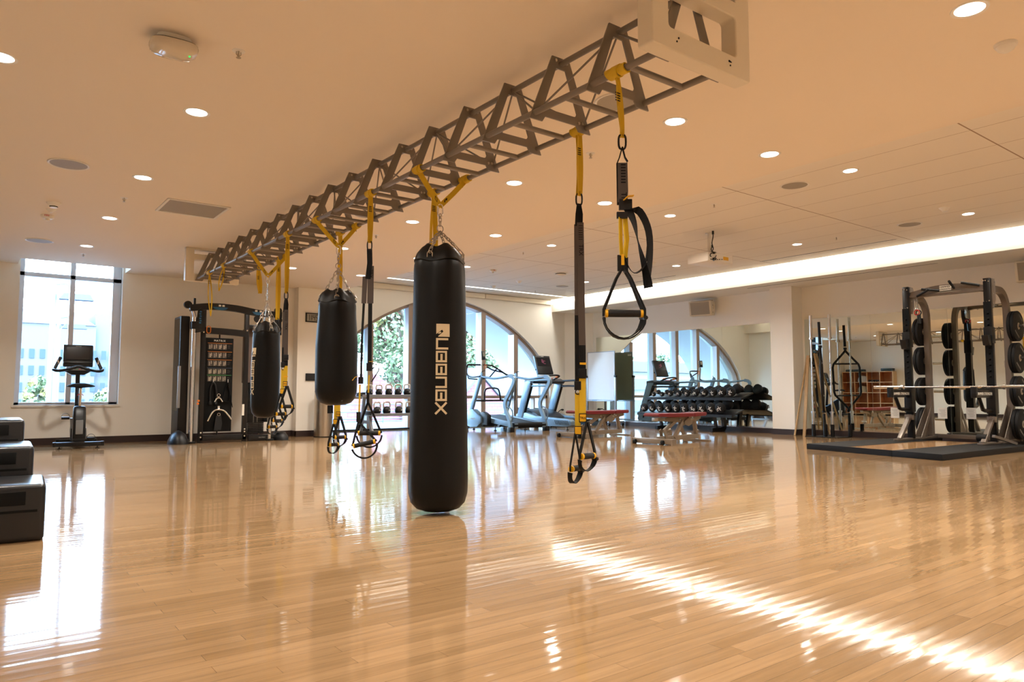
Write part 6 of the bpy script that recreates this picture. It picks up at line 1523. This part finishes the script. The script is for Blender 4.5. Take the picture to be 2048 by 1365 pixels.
# ================================================================== power rack
RXF, RXR = 11.62, 12.30                # front uprights, rear posts
RYL, RYR = 5.14, 4.02                  # left and right side (seen from the gym)
BZ = 0.0
t = thing('power_rack', 'grey and black half rack with pull up bar, holding weight plates, in the mirrored recess', 'power rack', (11.9, 4.58, 0))
for y, s in ((RYL, 1), (RYR, -1)):
    z1 = 2.44
    up_ = W(G().box(RXF-0.035, RXF+0.035, y-0.045, y+0.045, 0.10, z1), 'front_upright', BSTEEL, t, bevel=0.004)
    W(G().box(RXF-0.050, RXF-0.034, y-0.048, y+0.048, 0.42, 2.10), 'numbered_face_plate', BLACKM, up_)
    g = G()
    zs_ = [0.52+0.082*k for k in range(18)]
    for z in zs_:
        if 0.80 < z < 0.98 or 1.46 < z < 1.74: continue
        g.box(RXF-0.0525, RXF-0.049, y-0.02, y+0.006, z, z+0.045).box(RXF-0.0525, RXF-0.049, y-0.02, y+0.032, z, z+0.018)
    W(g, 'bar_catch_slots', mat('slot_shadow', '020202', 0.9) if 'slot_shadow' not in MATS else MATS['slot_shadow'], up_)
    g = G()
    for (dy, z) in ((-0.03, z1-0.05), (0.01, z1-0.035), (0.035, z1-0.035), (-0.03, z1-0.33), (0.005, z1-0.345), (0.035, z1-0.345), (-0.02, 1.69), (0.025, 1.69)):
        g.cyl((RXF-0.037-(0.016 if z < 2 else 0), y+dy, z), (RXF-0.046-(0.016 if z < 2 else 0), y+dy, z), 0.009, 10)
    W(g, 'front_bolts', CHROME, up_)
    W(G().prism([(0.0, 0), (0.10, 0.0), (0.13, -0.05), (0.13, -0.30), (0.06, -0.42), (0.0, -0.42)], (RXF+0.035, y-s*0.04, z1), X_, Z_, 0.008), 'corner_gusset', RACKG, t, bevel=0.002)
    W(G().prism([(0.0, 0), (0.10, 0.0), (0.13, -0.05), (0.13, -0.30), (0.06, -0.42), (0.0, -0.42)], (RXF+0.035, y+s*0.04, z1), X_, Z_, 0.008), 'corner_gusset', RACKG, t, bevel=0.002)
    g = G()
    for dx, dz in ((0.03, -0.10), (0.03, -0.22), (0.03, -0.36), (0.08, -0.05)): g.cyl((RXF+0.035+dx, y-0.05, z1+dz), (RXF+0.035+dx, y+0.05, z1+dz), 0.008, 8)
    W(g, 'gusset_bolts', CHROME, t)
    # curved rear post
    pts = [(RXF+0.10, y, 2.30), (RXF+0.30, y, 2.30)] + arcpts((RXF+0.38, y, 2.00), 0.30, pi/2, 0, 8, X_, Z_) + [(RXR, y, 1.9), (RXR, y, 0.12)]
    W(G().sweep(pts, [(-0.0375, -0.045), (0.0375, -0.045), (0.0375, 0.045), (-0.0375, 0.045)], up=Y_, smooth=False, scales=None), 'curved_rear_post', RACKG, t)
    # base
    W(G().box(11.10, 12.60, y-0.035, y+0.035, PZ if False else 0.076, 0.106), 'base_rail', RACKG, t, bevel=0.004)
    W(G().box(11.76, 12.55, y-0.06, y+0.06, 0.0, 0.078), 'floor_spacer', BSTEEL, t)
    W(G().prism([(RXR-0.02, 0.60), (RXR+0.02, 0.60), (RXR-0.30, 0.106), (RXR-0.42, 0.106), (RXR-0.42, 0.11)][:4], (0, y-0.03, 0), X_, Z_, 0.01), 'rear_gusset', RACKG, t)
    W(G().prism([(RXR-0.045, 0.62), (RXR-0.045, 0.106), (RXR-0.50, 0.106)], (0, y+0.038*1, 0), X_, Z_, 0.008), 'rear_gusset', RACKG, t)
    W(G().bar((11.22, y, 0.10), (RXF-0.02, y, 0.46), 0.06, 0.05, Y_), 'front_brace', RACKG, t, bevel=0.004)
    W(G().box(RXF-0.09, RXF-0.02, y-0.055, y+0.055, 0.38, 0.46), 'brace_collar', RACKG, t, bevel=0.004)
    # j-hook
    W(G().box(RXF-0.068, RXF+0.045, y-0.056, y+0.056, 1.50, 1.73), 'hook_block', BLACK, t, bevel=0.004)
    W(G().prism([(RXF-0.05, 1.62), (RXF-0.19, 1.61), (RXF-0.14, 1.47), (RXF-0.05, 1.46)], (0, y-0.0, 0), X_, Z_, 0.085), 'bar_hook', BSTEEL, t, bevel=0.004)
    # safety arm
    arm = W(G().prism([(RXF-0.03, 0.835), (10.98, 0.835), (10.98, 0.735), (11.10, 0.725), (RXF-0.03, 0.725)], (0, y, 0), X_, Z_, 0.05), 'safety_arm', BSTEEL, t, bevel=0.004)
    W(G().box(10.955, 11.02, y-0.035, y+0.035, 0.725, 0.875), 'arm_end_stop', BLACK, arm, bevel=0.006)
    W(G().box(11.02, RXF-0.04, y-0.026, y+0.026, 0.834, 0.848), 'arm_liner', BLACKM, arm)
    W(G().tube([(11.14, y, 0.72), (11.26, y, 0.56), (11.34, y, 0.545), (RXF-0.04, y, 0.545)], 0.028, 8), 'arm_handle', BSTEEL, arm)
    W(G().box(RXF-0.075, RXF+0.05, y-0.058, y+0.058, 0.50, 0.88), 'arm_block', BLACK, arm, bevel=0.006)
    g = G().text('HAMMER STRENGTH', 0.056, frame((11.27, y-0.0268, 0.780), X_, Z_), ex=0.0012); W(g, 'arm_lettering', WHITEP, arm)
    # weight horns
    for z in (1.78, 1.31, 0.82, 0.34):
        W(G().cyl((RXR, y+s*0.04, z), (RXR, y+s*0.36, z), 0.024, 16), 'plate_horn', CHROME, t)
    W(G().box(RXR-0.04, RXR+0.04, y+s*(-0.05)-0.002, y+s*(-0.05)+0.002, 1.17, 1.27), 'warning_label', WHITEP, t) if s < 0 else None
    # hanging collars and clips at the top
    for dx in (0.20, 0.26):
        W(G().tube([(RXF+dx, y-s*0.05, 2.27), (RXF+dx, y-s*0.05, 2.13), (RXF+dx-0.02, y-s*0.06, 2.10)], 0.008, 8), 'accessory_hook', CHROME, t)
        W(G().tube(arcpts((RXF+dx-0.01, y-s*0.065, 2.05), 0.038, 0, 2*pi, 14, Y_, Z_)[:-1], 0.009, 8, closed=True), 'hanging_clip_ring', BLACK if dx > 0.22 else PRED, t)
        W(G().bar((RXF+dx-0.01, y-s*0.08, 2.01), (RXF+dx-0.02, y-s*0.09, 1.88), 0.02, 0.03), 'hanging_clip_handle', BLACK, t)
W(G().box(12.46, 12.56, RYR-0.05, RYL+0.05, 0.076, 0.136), 'rear_floor_beam', RACKG, t, bevel=0.004)
pb = W(G().sweep(spline([(RXF+0.06, RYR+0.04, 2.30), (RXF+0.06, RYR+0.35, 2.36), (RXF+0.06, (RYL+RYR)/2, 2.37), (RXF+0.06, RYL-0.35, 2.36), (RXF+0.06, RYL-0.04, 2.30)], 4), [(-0.05, -0.035), (0.05, -0.035), (0.05, 0.035), (-0.05, 0.035)], up=Z_, smooth=False), 'pull_up_beam', RACKG, t)
W(G().box(RXF+0.005, RXF+0.115, RYR+0.04, RYL-0.04, 2.27, 2.30), 'beam_flange', RACKG, t)
W(G().box(RXF+0.002, RXF+0.008, 4.50, 4.66, 2.325, 2.405), 'brand_plate', WHITEP, t)
g = G().text('HAMMER', 0.036, frame((RXF+0.0005, 4.58, 2.383), (0, -1, 0), Z_), ex=0.001).text('STRENGTH', 0.030, frame((RXF+0.0005, 4.58, 2.345), (0, -1, 0), Z_), ex=0.001); W(g, 'plate_lettering', BLACKM, t)
for pts in ([(RXF, 4.98, 2.28), (RXF-0.10, 4.76, 2.36)], [(RXF, 4.66, 2.33), (RXF-0.09, 4.88, 2.37)], [(RXF, 4.46, 2.35), (RXF-0.26, 4.42, 2.42)], [(RXF, 4.12, 2.35), (RXF-0.06, 4.34, 2.41)]):
    W(G().tube(pts, 0.0185, 12), 'pull_up_grip', FOAM, t)
W(G().cyl((11.30, RYR-0.02, 0.17), (11.30, RYR+0.10, 0.17), 0.055, 18), 'landmine_sleeve', BSTEEL, t)
W(G().box(11.27, 11.33, RYR+0.01, RYR+0.07, 0.076, 0.13), 'landmine_post', SILV, t)
W(G().bar((11.30, RYR-0.10, 0.20), (11.62, RYR-0.26, 0.09), 0.05, 0.035), 'landmine_arm', RACKG, t)
# plates on the horns
def plate_(label, x, y, z, s, r=0.225, w_=0.042, yel=False):
    t = thing('weight_plate', label, 'weight plate', (x, y, z), group='black bumper plates on the power rack')
    R_ = Matrix(((1, 0, 0), (0, 0, s), (0, -s, 0))) if s > 0 else Matrix(((1, 0, 0), (0, 0, -1), (0, 1, 0)))
    pf = [(0.027, 0.0), (0.055, 0.0), (0.056, -0.003), (r*0.86, -0.003), (r*0.90, 0.0), (r-0.006, 0.0), (r, 0.006), (r, w_-0.006), (r-0.006, w_), (r*0.90, w_), (r*0.86, w_+0.003), (0.056, w_+0.003), (0.055, w_), (0.027, w_), (0.027, 0.0)]
    vs_body = G().lathe(pf[1:-1], n=40, rot=R_); vs_body.build('rubber_disc', RUBBER, t)
    G().lathe([(0.026, -0.002), (0.052, -0.002), (0.052, w_+0.002), (0.026, w_+0.002), (0.026, -0.002)], n=24, rot=R_).build('steel_hub', CHAIN, t)
    yf = s*(w_+0.0005) if s > 0 else -(w_+0.0005)
    g = G()
    ux = -X_ if s > 0 else X_
    rr = Matrix.Rotation(0.6, 3, 'Y')
    g.text('HAMMER', 0.040, frame((0, 0, 0)+Vector((0, yf+0.0, 0)) if False else Vector((0, yf, 0))+rr @ Vector((0, 0, r*0.68)), rr @ ux, rr @ Z_), ex=0.0045)
    g.text('STRENGTH', 0.036, frame(Vector((0, yf, 0))-rr @ Vector((0, 0, r*0.66)), rr @ ux, rr @ Z_), ex=0.0045)
    g.build('raised_lettering', GREYP, t)
    if yel:
        g = G().text('45', 0.06, frame(Vector((0, yf, 0))+rr @ Vector((r*0.62, 0, 0)), rr @ ux, rr @ Z_), ex=0.005); g.build('yellow_number', YELP, t)
for y, s, side in ((RYL, 1, 'left'), (RYR, -1, 'right')):
    for k, z in enumerate((1.78, 1.31, 0.82, 0.34)):
        nm_ = ['top', 'second', 'third', 'lowest'][k]
        for j, q in enumerate(('inner', 'outer')):
            if side == 'right' or True:
                plate_('%s bumper plate on the %s horn of the rack\'s %s side' % (q, nm_, side), RXR, y+s*(0.055+0.048*j), z-0.002, s, yel=(k == 2 and j == 1))
# barbell across the safety arms
t = thing('olympic_bar', 'chrome barbell lying across the safety arms of the power rack', 'barbell', (11.30, 4.43, 0.878))
G().cyl((0, 1.10, 0), (0, 0.685, 0), 0.025, 20).cyl((0, -1.10, 0), (0, -0.685, 0), 0.025, 20).build('sleeves', CHROME, t)
G().cyl((0, 0.685, 0), (0, 0.655, 0), 0.037, 20).cyl((0, -0.685, 0), (0, -0.655, 0), 0.037, 20).build('collars', CHROME, t)
G().cyl((0, 0.66, 0), (0, -0.66, 0), 0.0145, 14).build('shaft', CHROME, t)
# paper notices on the mirror
for i, (y, z) in enumerate(((5.95, 0.45), (5.20, 0.46), (4.78, 0.465))):
    t = thing('paper_notice', ['white paper notice on the mirror left of the rack', 'white paper notice on the mirror behind the rack, left of two', 'white paper notice on the mirror behind the rack, right of two'][i], 'notice', (rwx(y)-0.010, y, z), RW*-1*0, group='paper notices stuck on the mirror')
    t.matrix_basis = Matrix.Translation((rwx(y)-0.0105, y, z)) @ Matrix.Rotation(math.atan(RW), 4, 'Z')
    G().box(-0.001, 0.001, -0.07, 0.07, -0.09, 0.09).build('sheet', WHITEP, t)
    g = G()
    for k in range(6): g.box(-0.002, -0.001, -0.05+0.01*(k % 2), 0.05-0.012*(k % 3), 0.05-0.02*k, 0.054-0.02*k)
    g.build('print_lines', GREYP, t)

# ================================================================== what the mirrors show of the far left of the room
cy0, cy1, cz = 11.02, 12.78, 1.56
XB = -0.86
t = thing('cubby_shelf', 'wooden cubby shelf against the left wall, seen in the recess mirror beyond the hex bar', 'cubby shelf', (XB-0.18, (cy0+cy1)/2, 0))
g = G(); nc, nr = 4, 4
for i in range(nc+1):
    y = cy0+(cy1-cy0)*i/nc; g.box(XB-0.36, XB, y-0.011, y+0.011, 0.0, cz)
for k in range(nr+1):
    z = 0.05+(cz-0.05)*k/nr; g.box(XB-0.36, XB, cy0, cy1, z-0.011, z+0.011)
g.build('carcass', CUBBYE, t, world=True)
g = G().box(XB-0.38, XB-0.36, cy0, cy1, 0.02, cz)
for i in range(nc+1):
    y = cy0+(cy1-cy0)*i/nc
    for s in (-1, 1):
        if (i == 0 and s < 0) or (i == nc and s > 0): continue
        g.box(XB-0.36, XB-0.012, y+s*0.0115, y+s*0.0135, 0.06, cz-0.01)
g.build('inner_panels', CUBBY, t, world=True)
cw = (cy1-cy0)/nc; rh = (cz-0.05)/nr
def towel_heap(label, y, z, seed, m=TOWEL):
    rnd = random.Random(seed)
    t = thing('towel_bundle', label, 'towels', (XB-0.18, y, z), group='bundles in the cubbies')
    n = 18; ly = [(1.0, 0), (1.05, 0.06), (0.95, 0.13), (0.7, 0.20), (0.35, 0.235), (0.01, 0.24)]
    vs = []; fs = []
    for q, zz in ly:
        for i in range(n):
            a = 2*pi*i/n; r = q*(0.165+0.02*sin(3*a+seed)+rnd.uniform(-0.010, 0.010)); vs.append((r*cos(a)*0.9, r*sin(a)*1.1, zz))
    for k in range(len(ly)-1):
        for i in range(n): fs.append((k*n+i, k*n+(i+1) % n, (k+1)*n+(i+1) % n, (k+1)*n+i))
    fs.append(tuple(range(n))[::-1])
    G().add(vs, fs, True).build('cloth', m, t, angle=80)
towel_heap('white crumpled towels in the top row cubby, seen in the mirror', cy1-cw*1.5, 0.05+rh*3+0.012, 1)
towel_heap('cream crumpled towels in the cubby below the white ones, seen in the mirror', cy1-cw*1.5, 0.05+rh*2+0.012, 2, mat('towel_cream', 'b5a88e', 0.9, bump=0.8, bscale=40))
t = thing('ball_row', 'row of small black balls in the third top cubby, seen in the mirror', 'balls', (XB-0.10, cy1-cw*2.5, 0.05+rh*3+0.012))
for k in range(5): G().lathe([(0, 0), (0.03, 0.01), (0.042, 0.042), (0.03, 0.074), (0, 0.084)], (0, -0.17+0.085*k, 0), 14).build('ball', RUBBER, t)
t = thing('foam_mat_stack', 'dark rolled foam mat on top of the cubby shelf, window end, seen in the mirror', 'foam mats', (XB-0.18, cy1-0.42, cz), group='dark foam mats on the cubby shelf')
G().box(-0.12, 0.12, -0.33, 0.33, 0, 0.10).build('mat', TEAL, t, bevel=0.04, seg=4)
t = thing('foam_mat_stack', 'two folded dark foam mats stacked on the cubby shelf, seen in the mirror', 'foam mats', (XB-0.18, cy0+0.22, cz), group='dark foam mats on the cubby shelf')
G().box(-0.12, 0.12, -0.20, 0.20, 0, 0.055).build('mat', TEAL, t, bevel=0.015); G().box(-0.12, 0.12, -0.20, 0.20, 0.06, 0.115).build('mat', TEAL, t, bevel=0.015)
